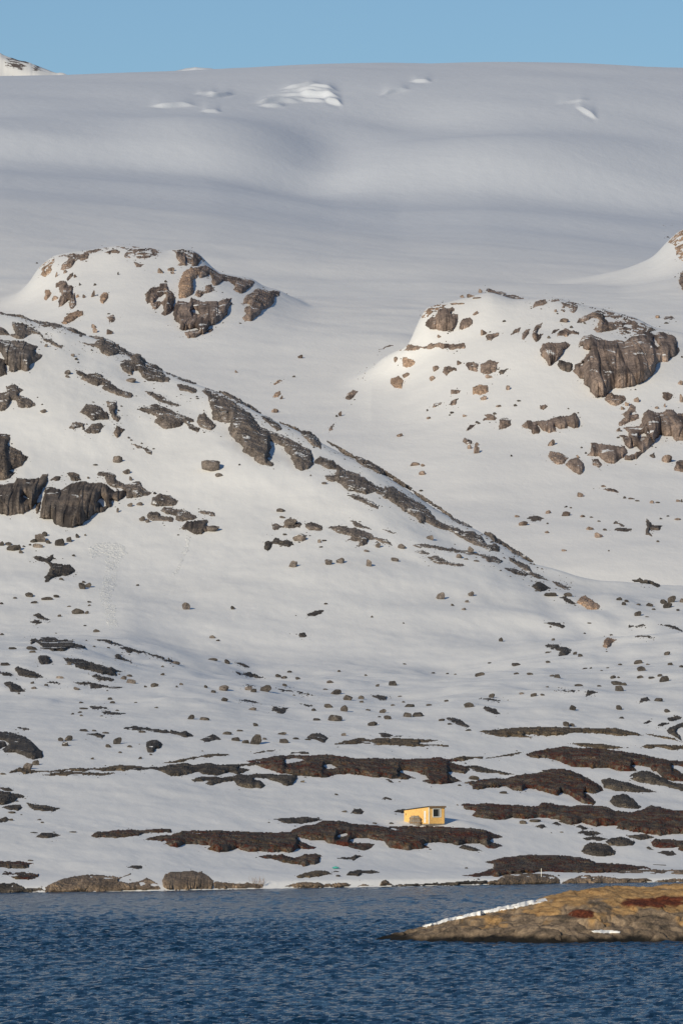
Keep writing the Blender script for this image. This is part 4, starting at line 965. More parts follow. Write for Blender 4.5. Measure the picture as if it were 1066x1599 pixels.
BD = '''
A0 F k|740,278,10,20 583,415,25,40 595,345,18,14 527,422,18,22 595,640,30,32 588,612,30,25 685,650,45,30 345,435,35,25 408,268,25,20 470,295,18,20 500,345,14,18 355,290,16,30 485,420,22,20
A1 F k|122,268,38,32 190,255,45,22 197,272,25,14 155,325,16,14
A1 F v|997,800,32,22 598,890,20,16 957,918,22,10 878,1055,20,22
B1 F v|840,258,45,24
A2 F r|890,375,40,32 617,392,30,18 738,560,32,25 593,597,45,28 574,658,38,26 892,782,42,25 345,540,28,26 840,248,35,22 1018,293,22,12 870,110,28,26 757,140,26,18 808,138,48,20 850,146,55,8 405,640,45,28 930,645,55,20 1045,718,28,28 985,825,32,12 960,872,22,14 548,900,26,14 694,865,24,12 773,886,30,14 680,878,14,8 367,1010,36,20 850,925,22,12 540,850,14,12 850,1066,25,20 710,184,60,10 750,182,40,8
A3 F r|775,793,40,28 1055,795,25,50 238,1066,50,36 660,977,28,22 715,818,30,26 685,842,28,20 900,835,26,14 950,825,14,24 268,230,20,16 366,330,18,14 225,395,18,16 905,268,28,18 960,303,30,10 15,820,22,14 40,790,28,8 1058,515,14,10 1050,685,30,25 320,294,55,22 350,838,16,8 660,1020,20,10
B4 F r|970,130,62,45 410,103,22,20 422,345,38,28 332,465,55,28 225,447,28,18 330,410,22,10 362,416,16,8 437,472,32,14 535,600,52,30 480,552,50,20 575,555,26,12 907,628,18,12 740,360,45,10 697,355,20,14 870,385,26,18 1033,375,26,14 1056,378,14,20 320,685,32,12 215,572,30,14 600,685,12,8 925,485,18,10 1030,490,40,12 970,468,20,8 540,500,22,8 490,475,22,8 780,373,30,8 905,383,30,8 565,283,28,12 455,75,14,12 430,40,14,10
B2 F v|895,168,36,18 990,350,55,20 1040,355,26,16 1040,408,42,24 525,40,25,30 503,45,14,14
B3 F v|228,310,25,10 793,92,12,12 532,45,28,26 576,72,40,46 828,472,30,14 862,525,60,26 1020,450,30,18 1018,515,14,10
A0 N h|428,902,40,26 424,922,28,16 290,728,22,18 460,790,26,18 478,810,20,14 490,830,14,10 825,950,60,24 868,783,32,18
B0 N h|272,75,42,20 740,388,68,38 600,405,30,8 792,458,48,28 820,500,22,26 555,487,14,12 738,698,16,28 815,662,36,22 875,655,36,20 890,752,40,28 925,762,26,20 805,235,16,10 822,250,16,8 970,585,20,14
B1 N h|445,622,115,58 485,662,45,22 616,588,12,10 875,880,55,20 885,920,36,14 450,1000,80,30 990,1060,85,36 900,1025,26,10 42,945,26,18 10,935,36,26 940,970,80,46
B2 N h|425,465,35,12 230,985,55,38 447,968,50,32 525,960,55,32 703,980,40,42 865,948,55,22 395,832,22,20 760,862,35,30 690,890,35,14 910,870,50,28 180,785,26,10 405,862,20,8 340,415,10,10 425,822,30,8
B3 N h|350,985,55,40 540,965,40,28 515,1005,26,14 425,1027,20,14 495,1053,28,14 68,748,42,18 285,612,50,26 468,728,40,26 575,750,35,10 510,737,30,8 540,695,38,40
B0 N w|255,885,70,50 280,848,40,28 215,885,40,20 305,895,36,22 375,908,62,42 435,883,36,30 485,858,26,26 535,845,14,12 235,920,75,22 12,908,30,28 55,905,40,20 85,940,85,32 118,935,36,34 132,955,28,20 463,973,26,12 150,915,20,10 190,905,18,10
C0 N w|515,120,45,38 555,110,42,28 385,63,26,14 185,170,50,28 95,180,26,10 215,210,45,14 295,190,70,20 355,173,35,16 490,277,75,34 545,275,28,18 862,100,20,10 373,293,24,14 605,390,40,18 533,352,20,8 560,205,28,10 560,226,20,10 433,232,26,8 12,215,26,12 525,82,24,14
C0 N b|80,497,50,14 200,500,70,22 205,518,40,14 12,408,26,12 35,598,60,18 820,710,65,26 775,685,36,22 812,668,36,14 968,732,50,24 1018,660,28,14 1018,608,18,10 213,745,32,14 205,712,26,14 375,680,50,14 480,752,40,18 290,725,26,12 690,812,30,14 705,835,35,14 512,834,32,10 525,872,55,10 500,895,30,10 455,905,22,10 510,915,20,10 735,882,20,8 852,832,24,6 980,865,26,8 912,735,20,12 435,594,30,22 590,482,20,8 680,490,20,8
D0 N b|430,108,60,32 382,110,35,24 410,140,42,26 738,128,65,40 680,150,40,20 580,224,24,12 878,222,24,14 752,184,24,10 810,148,32,12 525,48,50,14 660,62,45,10 590,48,28,10 890,57,45,14 225,260,45,30 175,285,65,38 945,198,18,10 20,320,36,12
C1 N b|30,468,60,16 268,446,65,14 355,467,40,28 338,635,60,32 268,648,35,16 222,618,24,18 338,702,48,24 130,815,45,28 215,820,60,18 68,600,26,14 40,615,16,12 97,128,50,42 390,127,28,22 265,308,40,18 298,326,26,10 355,910,60,18
C1 N c|675,552,40,20 712,560,40,16 797,566,30,16 745,522,32,12 488,632,50,24 597,642,75,40 522,645,36,22 715,608,30,16 515,758,45,18 990,743,65,24 898,762,30,16 1030,825,90,36 915,822,45,14 1000,588,45,16 1035,660,75,30 970,630,30,8 532,858,38,20 412,950,60,22 535,972,75,60 470,965,45,20 710,963,55,26 700,912,60,16 785,940,40,12 435,890,40,10 860,945,40,10 590,942,26,12 972,96,24,10 1055,518,20,12
C2 N c|194,138,14,12 392,176,12,8 398,432,22,8 157,503,24,10 325,563,52,28 230,570,30,16 125,648,40,22 130,670,30,14 40,655,70,32 20,725,45,38 170,720,32,10 262,735,45,24 430,697,60,18 415,760,55,28 482,757,70,26 293,775,45,24 198,815,62,26 18,878,32,18 550,690,36,12 660,664,30,12 665,492,18,8 715,496,16,8 870,503,65,22 575,488,28,8 630,785,40,14 930,425,24,8 1000,288,28,26 943,640,40,26 800,700,65,30 325,690,30,10 390,670,24,10 370,633,30,6 242,762,24,8 680,808,30,10 795,847,40,10
C3 N d|783,248,55,28 840,256,26,6 390,490,30,18 422,503,30,18 965,493,40,22 783,548,52,24 803,592,56,28 795,638,38,18 868,640,42,12 945,660,55,36 918,628,30,16 985,556,36,16 650,680,70,24 695,683,50,18 665,718,52,34 627,640,36,20 662,637,20,10 412,688,55,14 132,752,50,20 185,747,30,12 278,635,40,22 245,627,32,12 373,838,48,32 665,836,48,28 910,782,55,20 965,853,40,22 680,890,28,12 335,940,40,30 372,940,30,20 220,542,30,14 108,617,40,14 22,613,32,12 20,560,55,18 540,690,26,10 215,695,22,8 450,580,36,8 487,578,18,10 555,592,18,6 593,575,20,6 670,556,26,10 252,402,22,14 217,480,26,10 448,360,16,8 478,296,26,6 615,370,20,8 1055,570,30,14 845,554,26,8 55,738,32,12
B4 N d|665,992,36,20 855,1030,46,22 995,1005,65,40 968,1040,60,30 945,1015,50,28 1055,1005,24,26 693,1022,30,20 785,1022,30,10 235,967,80,20 345,967,55,22 710,1002,26,14 880,1052,26,10 1032,1058,20,12
D2 N s|260,408,24,10 310,514,36,10 50,328,30,12 270,917,30,10 260,888,30,6 605,588,30,10 500,588,30,10 1030,350,22,10
D3 N s|625,627,45,18 700,615,70,14 502,438,50,14 315,352,65,24 230,390,24,8 215,512,12,8 272,907,20,8 270,375,24,10
D0 N s|78,562,50,12 248,604,20,8 266,622,20,8 215,685,45,6 455,681,50,6 72,607,28,12 190,860,40,8 135,572,14,6 340,682,16,6
D4 N s|60,625,45,18 305,682,24,6 510,520,20,6
'''
def place_boulder(u, vb, wpx, hpx, layer, mt, rs):
    L = LAY[layer]
    a, e = ray(u, vb)
    d = float(L.hit(a, e)[0])
    if not np.isfinite(d): return None
    d += 0.25 * wpx / FPX * d
    mpp = d / FPX
    me = BM[mt][rs.randint(7)]
    o = bpy.data.objects.new('boulder', me); COL.objects.link(o)
    z = float(L.z_at(np.array([float(a)]), np.array([d]))[0])
    o.location = (float(a) * d, d, z - 0.06 * hpx * mpp)
    o.rotation_euler = (0, 0, rs.choice([0, math.pi]) + rs.uniform(-.6, .6))
    o.scale = (wpx * mpp * 1.02, wpx * mpp * rs.uniform(.75, 1.05), hpx * mpp * 1.1)
    return o

def direction(du, dv):
    if abs(du) > 2.2 * abs(dv): return 'right of' if du > 0 else 'left of'
    if abs(dv) > 2.2 * abs(du): return 'below' if dv > 0 else 'above'
    return ('down ' if dv > 0 else 'up ') + ('right from' if du > 0 else 'left from')
ORD = ['nearest', 'second', 'third', 'fourth', 'fifth', 'sixth', 'seventh', 'eighth', 'ninth', 'tenth', 'eleventh', 'twelfth', 'thirteenth', 'fourteenth', 'fifteenth', 'sixteenth', 'seventeenth', 'eighteenth', 'nineteenth', 'twentieth']
MARKS = [(c[0], c[1], lay, l) for c, lay, l in LANDMARKS if len(l.split()) <= 9]
rs = np.random.RandomState(5)
todo = []
for ln in BD.strip().splitlines():
    head, lst = ln.split('|'); win, lay, zn = head.split()
    x0, y0 = WIN[win]
    for t in lst.split():
        x, y, w_, h_ = [float(q) * K4 for q in t.split(',')]
        todo.append([x0 + x, y0 + y, w_, h_, lay, zn])
todo.sort(key=lambda t: -t[2] * t[3])
KEEP = 285
placed = []; rest_v, rest_f, nv = [], [], 0
for i, (u, v, w_, h_, lay, zn) in enumerate(todo):
    mt, lab, grp = BZ[zn]
    m2 = mt
    if mt == 'low' and rs.rand() < .10: m2 = 'grey'
    if mt == 'brown' and rs.rand() < .05: m2 = 'buff'
    o = place_boulder(u, v, w_, h_, lay, m2, rs)
    if o is None: continue
    if i < KEEP:
        placed.append((o, u, v - h_ / 2, lay, 'boulder', {'brown': 'brown', 'buff': 'pinkish', 'low': 'dark', 'grey': 'grey', 'dark': 'black'}[m2], grp))
    else:
        me = o.data
        co = np.zeros(len(me.vertices) * 3); me.vertices.foreach_get('co', co); co = co.reshape(-1, 3)
        fi = np.zeros(len(me.loops), int); me.loops.foreach_get('vertex_index', fi); fi = fi.reshape(-1, 3)
        cz, sz = math.cos(o.rotation_euler.z), math.sin(o.rotation_euler.z)
        p = co * np.array(o.scale); p = np.stack([p[:, 0] * cz - p[:, 1] * sz, p[:, 0] * sz + p[:, 1] * cz, p[:, 2]], -1) + np.array(o.location)
        rest_v.append(p); rest_f.append(fi + nv); nv += len(p)
        bpy.data.objects.remove(o)
# fringe of small stones round the outcrops and down the ridge
ico = bmesh.new(); bmesh.ops.create_icosphere(ico, subdivisions=1, radius=0.5)
IV = np.array([v.co[:] for v in ico.verts]); IF = np.array([[v.index for v in f.verts] for f in ico.faces]); ico.free()
r3 = np.random.RandomState(77)
spots = []
for poly, lay, low in FRINGE:
    nxt = np.roll(poly, -1, 0); seg = np.hypot(*(nxt - poly).T); per = seg.sum()
    n_ = int(min(70, per / (4.5 if lay == 'N' and not low else 7.0))) if not low else int(min(30, per / 14))
    for k in range(n_):
        j = r3.choice(len(poly), p=seg / per); t = r3.rand()
        pt = poly[j] * (1 - t) + nxt[j] * t
        spots.append((pt[0] + r3.randn() * 5.5, pt[1] + r3.randn() * 3.0 + 1.0, min(4.5, 0.9 + r3.exponential(0.9)), lay))
for k in range(520):        # the rubbly belt under the ridge crest
    u = r3.uniform(60, 900); hv = float(np.interp(u, [q[0] for q in HILL], [q[1] for q in HILL]))
    spots.append((u, hv + 2 + abs(r3.randn()) * 22 * (1 if u < 760 else .6), min(5, 0.9 + r3.exponential(1.0)), 'N'))
for u, v, sz_, lay in spots:
    if vnoise(np.array([u / 18]), np.array([v / 12]), seed=88)[0] < -0.25: continue
    a, e = ray(u, v); L = LAY[lay]; d = float(L.hit(a, e)[0])
    if not np.isfinite(d): continue
    mpp = d / FPX; z = float(L.z_at(np.array([float(a)]), np.array([d]))[0])
    q = IV * (1 + .22 * r3.randn(len(IV), 1)) * np.array([sz_ * mpp, sz_ * mpp, sz_ * mpp * r3.uniform(.5, .85)]) + np.array([float(a) * d, d, z + .1 * sz_ * mpp])
    rest_v.append(q); rest_f.append(IF + nv); nv += len(q)
sc = mesh_np('scattered_stones', np.concatenate(rest_v), None, M['low'], tris=np.concatenate(rest_f))
tag(sc, 'tiny dark stones scattered over the snow slopes', 'stones', None, 'stuff')
placed += ZONED
# name each by the landmark it lies beside
tmp = {}
for o, u, v, lay, kind, colr, grp in placed:
    best = min((m for m in MARKS if m[2] == lay), key=lambda m: math.hypot(u - m[0], 1.3 * (v - m[1])))
    tmp.setdefault((colr, kind, direction(u - best[0], v - best[1]), best[3]), []).append((math.hypot(u - best[0], v - best[1]), o, grp))
for (colr, kind, dr_, mark), lst in tmp.items():
    lst.sort(key=lambda t: t[0])
    for i, (q, o, grp) in enumerate(lst):
        od = '' if len(lst) == 1 else (ORD[i] + ' ' if i < len(ORD) else 'farther ')
        tag(o, '%s%s %s %s the %s' % (od, colr, kind, dr_, mark), kind, grp)
# ------------------------------------------------------------------ water
def build_water():
    uc = np.concatenate([np.arange(-2400, -640, 120.0), np.arange(-640, 641, 5.0), np.arange(720, 2401, 120.0)])
    rows = np.concatenate([np.array([25., 60, 100, 150, 200, 250, 290, 312]), np.arange(320, 560, 0.42), np.arange(560, 745, 0.65), np.array([760., 800, 860])])
    a = uc / FPX
    X, Y = a[None, :] * rows[:, None], np.repeat(rows[:, None], len(uc), 1)
    r = np.random.RandomState(3)
    Z = np.zeros_like(X)
    gust = np.clip(0.85 + 1.0 * fbm(X / 45, Y / 40, seed=41, octv=3), .8, 1.7) * (1.15 - 0.68 * sstep(500, 650, Y))
    for k in range(46):
        L = 0.5 * (6.5 ** r.rand()); th = math.radians(70 + 62 * (r.rand() - .5) * 2)
        kx, ky = 2 * math.pi / L * math.cos(th), 2 * math.pi / L * math.sin(th)
        ph = r.rand() * 6.28 + 1.6 * vnoise(X / (L * 3), Y / (L * 4), seed=50 + k)
        Z += 0.0105 * L ** 0.75 * np.sin(kx * X + ky * Y + ph)
    edge = sstep(312, 330, Y) * (1 - sstep(745, 758, Y)) * (1 - sstep(600, 720, np.abs(uc))[None, :])
    Z = Z * gust * edge
    m, nt, b = new_mat('sea_water')
    b.inputs['Base Color'].default_value = (0.005, 0.034, 0.078, 1)
    b.inputs['Roughness'].default_value = 0.12
    b.inputs['IOR'].default_value = 1.333
    v = coords(nt, (1, 0.55, 1))
    n1 = noise(nt, v, 2.6, 5, 0.62)
    bump(nt, b, n1, 1.0, 0.42)
    n_, k_ = Z.shape
    V = np.stack([X, Y, Z], -1).reshape(-1, 3)
    i = (np.arange(n_ - 1)[:, None] * k_ + np.arange(k_ - 1)[None, :]).ravel()
    o = mesh_np('water', V, np.stack([i, i + 1, i + k_ + 1, i + k_], -1), m, smooth=True)
    tag(o, 'dark blue rippled sea', None, None, 'structure')
build_water()
# ------------------------------------------------------------------ foreground islet
def build_islet():
    rows = np.concatenate([np.arange(478, 530, 0.16)])
    prof = [(560, 1471), (573, 1469), (605, 1463), (656, 1449), (700, 1437), (760, 1424), (852, 1404), (862, 1400), (892, 1389), (917, 1385), (962, 1384), (972, 1386), (1013, 1383), (1066, 1380), (1150, 1372), (1350, 1365)]
    def dz(u, lo, hi):      # front waterline distance
        return EYE / (-float(ray(u, np.interp(u, [560, 700, 850, 1066, 1350], [1468.5, 1471.5, 1473, 1471, 1470]))[1]))
    L = []
    f_ = [(u, v, dz(u, 0, 0)) for u, v in prof]
    top = [(u, v, d + 4 + 12 * sstep(560, 950, u)) for u, v, d in f_]
    out = [(380, ('z', -2.5), 487.), (540, ('z', -1.2), 487.)]
    def ln(frac, off):
        pts = []
        for (u, v, d), (u2, v2, d2) in zip(f_, top):
            e0 = float(ray(u, 0)[1]); vb = float(np.interp(u, [560, 700, 850, 1066, 1350], [1468.5, 1471.5, 1473, 1471, 1470]))
            pts.append((u, vb + (v2 - vb) * frac, d + (d2 - d) * off))
        return pts
    def without(pts, zz, off):
        q = [(380, ('z', zz), 484 + off), (545, ('z', zz), 486 + off)]
        return line(q + pts, 3)
    lines = [line([(u, ('z', -2.2), dz(u, 0, 0) - 6) for u in (380, 560, 700, 850, 1066, 1350)]),
             without([(u, ('z', -0.05), d) for u, v, d in f_], -1.2, 1.0),
             without(ln(0.14, 0.07), -1.1, 2.0), without(ln(0.34, 0.22), -1.0, 3.0), without(ln(0.62, 0.5), -0.9, 4.0), without(ln(0.86, 0.8), -.9, 4.6),
             without(top, -0.8, 5.2),
             without([(u, ('z', max(-.5, EYE + float(ray(u, v)[1]) * d - 0.5)), d + 4) for u, v, d in top], -1.0, 7.5),
             line([(u, ('z', -2.0), dz(u, 0, 0) + 40) for u in (380, 560, 700, 850, 1066, 1350)])]
    Z = loft(lines, rows)
    X, Y = AA[None, :] * rows[:, None], np.repeat(rows[:, None], len(UC), 1)
    ab = sstep(-0.3, 0.5, Z)
    low = 1 - sstep(1.5, 4.0, Z)
    f1, f2, cid = cells(X / 2.6 + .3 * Y / 2.6, Y / 2.2, Z / 2.0, 61)
    g1, g2, cid2 = cells(X / 0.8, Y / 0.7, Z / 0.7, 66)
    Z = Z + ab * ((0.20 + .35 * low) * (0.55 * cid - 0.45 * np.exp(-(f2 - f1) * 8)) + (0.06 + .12 * low) * (0.6 * cid2 - .5 * np.exp(-(g2 - g1) * 7)) + 0.22 * fbm(X / 3, Y / 3, seed=63) + 0.05 * fbm(X / .4, Y / .4, seed=64, octv=2) * (1 - low * .5))
    Z = np.where(UC[None, :] < 20, np.minimum(Z, -0.6), Z)
    LI = Layer(rows, Z)
    m, nt, b = new_mat('islet_rock_and_heath')
    v = coords(nt)
    rock = ramp(nt, noise(nt, v, 0.55, 7, 0.7), [(0.34, (0.06, 0.05, 0.04)), (0.5, (0.20, 0.15, 0.107)), (0.68, (0.38, 0.285, 0.195))])
    rock = mix(nt, 0.5, rock, ramp(nt, noise(nt, v, 5.0, 5, 0.7), [(0.3, .25), (.5, .5), (.7, .9)]), 'OVERLAY')
    grass = ramp(nt, noise(nt, v, 1.6, 7, 0.72), [(0.30, (0.17, 0.095, 0.042)), (0.48, (0.37, 0.225, 0.10)), (0.68, (0.52, 0.335, 0.16))])
    red = ramp(nt, noise(nt, v, 2.5, 5, 0.7), [(0.35, (0.055, 0.015, 0.009)), (0.65, (0.17, 0.05, 0.025))])
    at = N(nt, 'ShaderNodeAttribute'); at.attribute_name = 'heath'
    sp = N(nt, 'ShaderNodeSeparateColor'); nt.links.new(at.outputs['Color'], sp.inputs[0])
    col = mix(nt, sp.outputs[0], rock, grass)
    col = mix(nt, sp.outputs[1], col, red)
    col = mix(nt, sp.outputs[2], col, (0.012, 0.011, 0.010))
    nt.links.new(col, b.inputs['Base Color']); b.inputs['Roughness'].default_value = 0.9
    b.inputs['Specular IOR Level'].default_value = 0.2
    bump(nt, b, noise(nt, v, 4.0, 7, 0.72), 0.8, 0.12)
    j0 = int(np.searchsorted(UC, 0)); sub = slice(j0, len(UC))
    Zs, n, k = Z[:, sub], len(rows), len(UC) - j0
    Xs, Ys = X[:, sub], Y[:, sub]
    V = np.stack([Xs, Ys, Zs], -1).reshape(-1, 3)
    i = (np.arange(n - 1)[:, None] * k + np.arange(k - 1)[None, :]).ravel()
    o = mesh_np('islet', V, np.stack([i, i + 1, i + k + 1, i + k], -1), m, smooth=True)
    nz = fbm(Xs / 2.2, Ys / 2.2, seed=71); nz2 = fbm(Xs / .7, Ys / .7, seed=72, octv=2)
    g = sstep(-.12, .25, (Zs - 2.3) / 2.2 + nz * .9 + nz2 * .35)
    # two dark red heath patches where the photo shows them
    pu, pv = CX + FPX * Xs / Ys, 0
    ev = (Zs - EYE) / Ys; pv = 1195 - ev * FPX
    q1 = np.exp(-(((pu - 1025) / 60) ** 2 + ((pv - 1407 + (pu - 1025) * .04) / 9) ** 2))
    q2 = np.exp(-(((pu - 905) / 26) ** 2 + ((pv - 1426) / 7) ** 2))
    r = sstep(.35, .6, np.maximum(q1, q2) + .22 * nz + .25 * nz2)
    wet = 1 - sstep(0.25, 0.75, Zs + .35 * nz + .2 * nz2)
    ca = o.data.color_attributes.new('heath', 'FLOAT_COLOR', 'POINT')
    arr = np.stack([g, r, wet, np.ones_like(g)], -1).astype(np.float32)
    ca.data.foreach_set('color', arr.ravel())
    tag(o, 'low tan rock islet with dry heath reaching in from the right', None, None, 'structure')
    return LI
LI = build_islet()
LAY['I'] = LI
M['snowp'] = M['snow']
o = patch('snow_bank', 'I', 'snow', np.array([[658, 1446.5], [700, 1434], [760, 1421], [820, 1408], [852, 1402], [855, 1407], [820, 1415], [770, 1424], [720, 1434.5], [690, 1441], [664, 1448]]), p=1.3, rel=0.035, jit=0.6, seed=901, step=0.6, smooth=True)
if o: tag(o, 'long thin snow bank along the islet\'s sloping left edge', 'snow bank')
o = patch('snow_patch', 'I', 'snow', np.array([[921, 1453], [945, 1452], [968, 1453.5], [967, 1457], [945, 1457.5], [926, 1456.5]]), p=1.5, rel=0.2, jit=0.3, seed=905, step=0.8, smooth=True)
if o: tag(o, 'small white snow patch low on the islet\'s rocks', 'snow patch')

# ------------------------------------------------------------------ avalanche debris on the left hillside
for nm, lab, poly in (('avalanche_debris', 'bright lumpy avalanche tongue running down below the streaked cliff', [[166, 850], [188, 848], [187, 890], [180, 920], [174, 933], [182, 952], [187, 978], [178, 983], [167, 982], [165, 960], [154, 934], [159, 915], [165, 890]]),
                      ('avalanche_debris', 'short faint avalanche streak right of the bright tongue', [[290, 835], [297, 838], [293, 865], [282, 885], [272, 902], [268, 900], [279, 880], [287, 858]]),
                      ('avalanche_debris', 'patch of lumpy slid snow right under the tall streaked cliff', [[138, 858], [150, 848], [172, 846], [195, 852], [200, 866], [185, 872], [165, 866], [150, 874], [140, 872]])):
    o = patch(nm, 'N', 'debris', np.array(poly, float), p=0, rel=0.22, jit=1.6, seed=930 + len(lab))
    if o: tag(o, lab, 'avalanche debris')

# ------------------------------------------------------------------ distant summits over the edge of the ice cap
def summit(name, label, prof, d, base_v, depth, mat, rocks=()):
    us = np.arange(prof[0][0], prof[-1][0] + 1, 1.5)
    tv = np.interp(us, [p[0] for p in prof], [p[1] for p in prof])
    tv = tv - 1.0 * np.abs(vnoise(us / 6, us * 0, seed=81)) * (base_v - tv) / 40
    rows = np.linspace(-1, 1, 41)
    V = []
    for t in rows:
        dd = d + t * depth
        a, e = ray(us, tv); ab_, eb = ray(us, np.full_like(us, base_v + 20))
        zt = EYE + e * d; zb = EYE + eb * (d - depth) - 25
        x = a * dd
        z = zb + (zt - zb) * (1 - abs(t) ** 1.5) + 6 * fbm(x / 40, dd / 40 + 0 * x, seed=83) * (1 - abs(t)) * (abs(t) > 0.02)
        V.append(np.stack([x, np.full_like(x, dd), z], -1))
    V = np.array(V); n, k = V.shape[:2]
    i = (np.arange(n - 1)[:, None] * k + np.arange(k - 1)[None, :]).ravel()
    o = mesh_np(name, V.reshape(-1, 3), np.stack([i, i + 1, i + k + 1, i + k], -1), mat, smooth=True)
    return tag(o, label, None, None, 'structure')
mp, nt, b = new_mat('snow_peak_rock')
v = coords(nt)
nt.links.new(mix(nt, ramp(nt, noise(nt, v, 0.022, 6, 0.68), [(0.525, 0.0), (0.545, 1.0)]), (0.82, 0.82, 0.82), (0.13, 0.105, 0.095)), b.inputs['Base Color'])
b.inputs['Roughness'].default_value = 0.8
summit('snow_peak', 'far rock-flecked snow peak at the top left', [(-760, 132), (-640, 100), (-480, 78), (-330, 52), (-240, 48), (-120, 66), (-40, 78), (0, 84.5), (14, 91), (30, 95.5), (44, 98), (60, 103), (72, 108), (90, 115), (112, 119), (140, 124)], 7600, 128, 160, mp)
summit('snow_dome', 'tiny bright snow dome on the skyline', [(250, 116), (268, 112), (290, 107), (304, 105), (318, 106), (338, 109), (356, 114)], 7300, 122, 120, M['firn'])

# ------------------------------------------------------------------ the yellow hut
M['yellow'] = plain('yellow_painted_boards', (0.80, 0.52, 0.19), 0.6, 0.10, 2.0)
M['white'] = plain('white_paint', (0.80, 0.79, 0.75), 0.5, 0.06)
M['felt'] = plain('black_roofing_felt', (0.035, 0.035, 0.036), 0.8, 0.25)
M['weather'] = plain('weathered_grey_timber', (0.24, 0.205, 0.17), 0.85, 0.3, 5.0)
M['wood_brown'] = plain('weathered_brown_timber', (0.22, 0.15, 0.095), 0.85, 0.3, 5.0)
M['void'] = plain('dark_timber_and_gap_shade', (0.03, 0.027, 0.025), 0.9, 0.2)  # near-black for posts and small dark parts, also the underfloor gap's painted shade
M['teal'] = plain('turquoise_plastic', (0.10, 0.50, 0.40), 0.45, 0.08)
M['curtain'] = plain('grey_curtain', (0.30, 0.30, 0.30), 0.8, 0.1)
gm, nt, b = new_mat('window_glass')
b.inputs['Base Color'].default_value = (0.010, 0.013, 0.022, 1); b.inputs['Roughness'].default_value = 0.06
M['glass'] = gm

def boxes(name, lst, mat, parent=None):
    """one mesh from (x0,x1,y0,y1,z0,z1) blocks; a block may give z1 as (front, back) along y"""
    V, F, n = [], [], 0
    for x0, x1, y0, y1, z0, z1 in lst:
        za, zb = z1 if isinstance(z1, tuple) else (z1, z1)
        V += [(x0, y0, z0), (x1, y0, z0), (x1, y1, z0), (x0, y1, z0), (x0, y0, za), (x1, y0, za), (x1, y1, zb), (x0, y1, zb)]
        F += [[n + q for q in f] for f in ((0, 3, 2, 1), (4, 5, 6, 7), (0, 1, 5, 4), (1, 2, 6, 5), (2, 3, 7, 6), (3, 0, 4, 7))]
        n += 8
    return mesh_np(name, np.array(V, float), np.array(F), M[mat], parent=parent)

def empty(name, loc, rz=0):
    o = bpy.data.objects.new(name, None); COL.objects.link(o)
    o.location = loc; o.rotation_euler = (0, 0, rz); o.empty_display_size = 0.5
    return o

HR = math.radians(40)
hut = empty('hut', HUT + np.array([0, 0, -0.05]), HR)
tag(hut, 'small yellow wooden hut with a black lean-to roof and white window', 'hut')
LB, LA = 2.75, 5.15
HT = lambda y: 2.72 - 0.50 * y / LA
Z0 = 0.45
# window wall, faces right of the camera; opening for the window
wx0, wx1, wz0, wz1 = 0.72, 2.02, 1.42, 2.42
fw = boxes('wall', [(0, wx0, 0, .1, Z0, HT(0)), (wx1, LB, 0, .1, Z0, HT(0)), (wx0, wx1, 0, .1, Z0, wz0), (wx0, wx1, 0, .1, wz1, HT(0))], 'yellow', hut)
boxes('batten', [(x, x + .035, -.022, 0, Z0 + .01, (HT(0) - .02) if not (wx0 - .1 < x < wx1 + .07) else wz0 - .12) for x in np.arange(.16, LB - .1, .155)], 'yellow', fw)
# sloping-topped side wall, faces left of the camera
sw = boxes('wall', [(0.0, .1, .1, LA, Z0, (HT(.1), HT(LA)))], 'yellow', hut)
boxes('batten', [(-.022, 0, y, y + .035, Z0 + .01, HT(y) - .03) for y in np.arange(.22, LA - .1, .155) if not (.45 < y < 1.2)], 'yellow', sw)
boxes('wall', [(LB - .1, LB, .1, LA, Z0, (HT(.1), HT(LA)))], 'yellow', hut)
boxes('wall', [(.1, LB - .1, LA - .1, LA, Z0, HT(LA))], 'yellow', hut)
boxes('floor', [(0.1, LB - .1, .1, LA - .1, Z0 - .06, Z0 + .02)], 'weather', hut)
rf = boxes('roof', [(-.16, LB + .14, -.16, LA + .2, 0, 0)], 'felt', hut)
me = rf.data
for i, vtx in enumerate(me.vertices):
    x, y, z = vtx.co
    vtx.co.z = HT(y) + (0.015 if i < 4 else 0.115)
boxes('fascia', [(-.165, LB + .145, -.195, -.165, HT(0) - .12, HT(-.18) + .09)], 'wood_brown', rf)
boxes('corner_trim', [(-.035, .06, -.035, -.001, Z0, HT(0) - .13), (-.035, -.001, 0.0, .07, Z0, HT(0) - .03)], 'white', hut)
boxes('corner_trim', [(LB - .05, LB + .03, -.035, -.001, Z0, HT(0) - .13)], 'weather', hut)
win = boxes('window', [(wx0, wx1, .03, .05, wz0, wz1)], 'glass', hut)
boxes('frame', [(wx0 - .11, wx1 + .11, -.05, -.001, wz1, wz1 + .11), (wx0 - .11, wx1 + .11, -.05, -.001, wz0 - .11, wz0), (wx0 - .11, wx0, -.05, -.001, wz0, wz1), (wx1, wx1 + .11, -.05, -.001, wz0, wz1)], 'white', win)
boxes('curtain', [(wx1 - .34, wx1 - .02, .005, .02, wz0 + .01, wz1 - .01)], 'curtain', win)
dr = boxes('door', [(-.03, -.001, .62, 1.02, Z0 + .12, 2.18)], 'white', hut)
boxes('door_frame', [(-.045, -.001, .54, .615, Z0 + .05, 2.26), (-.045, -.001, 1.025, 1.10, Z0 + .05, 2.26), (-.045, -.001, .615, 1.025, 2.185, 2.26)], 'yellow', dr)
boxes('handle', [(-.07, -.031, .66, .69, 1.15, 1.27)], 'void', dr)
boxes('vent', [(-.03, -.001, LA - .42, LA - .30, 1.55, 1.85)], 'void', hut)
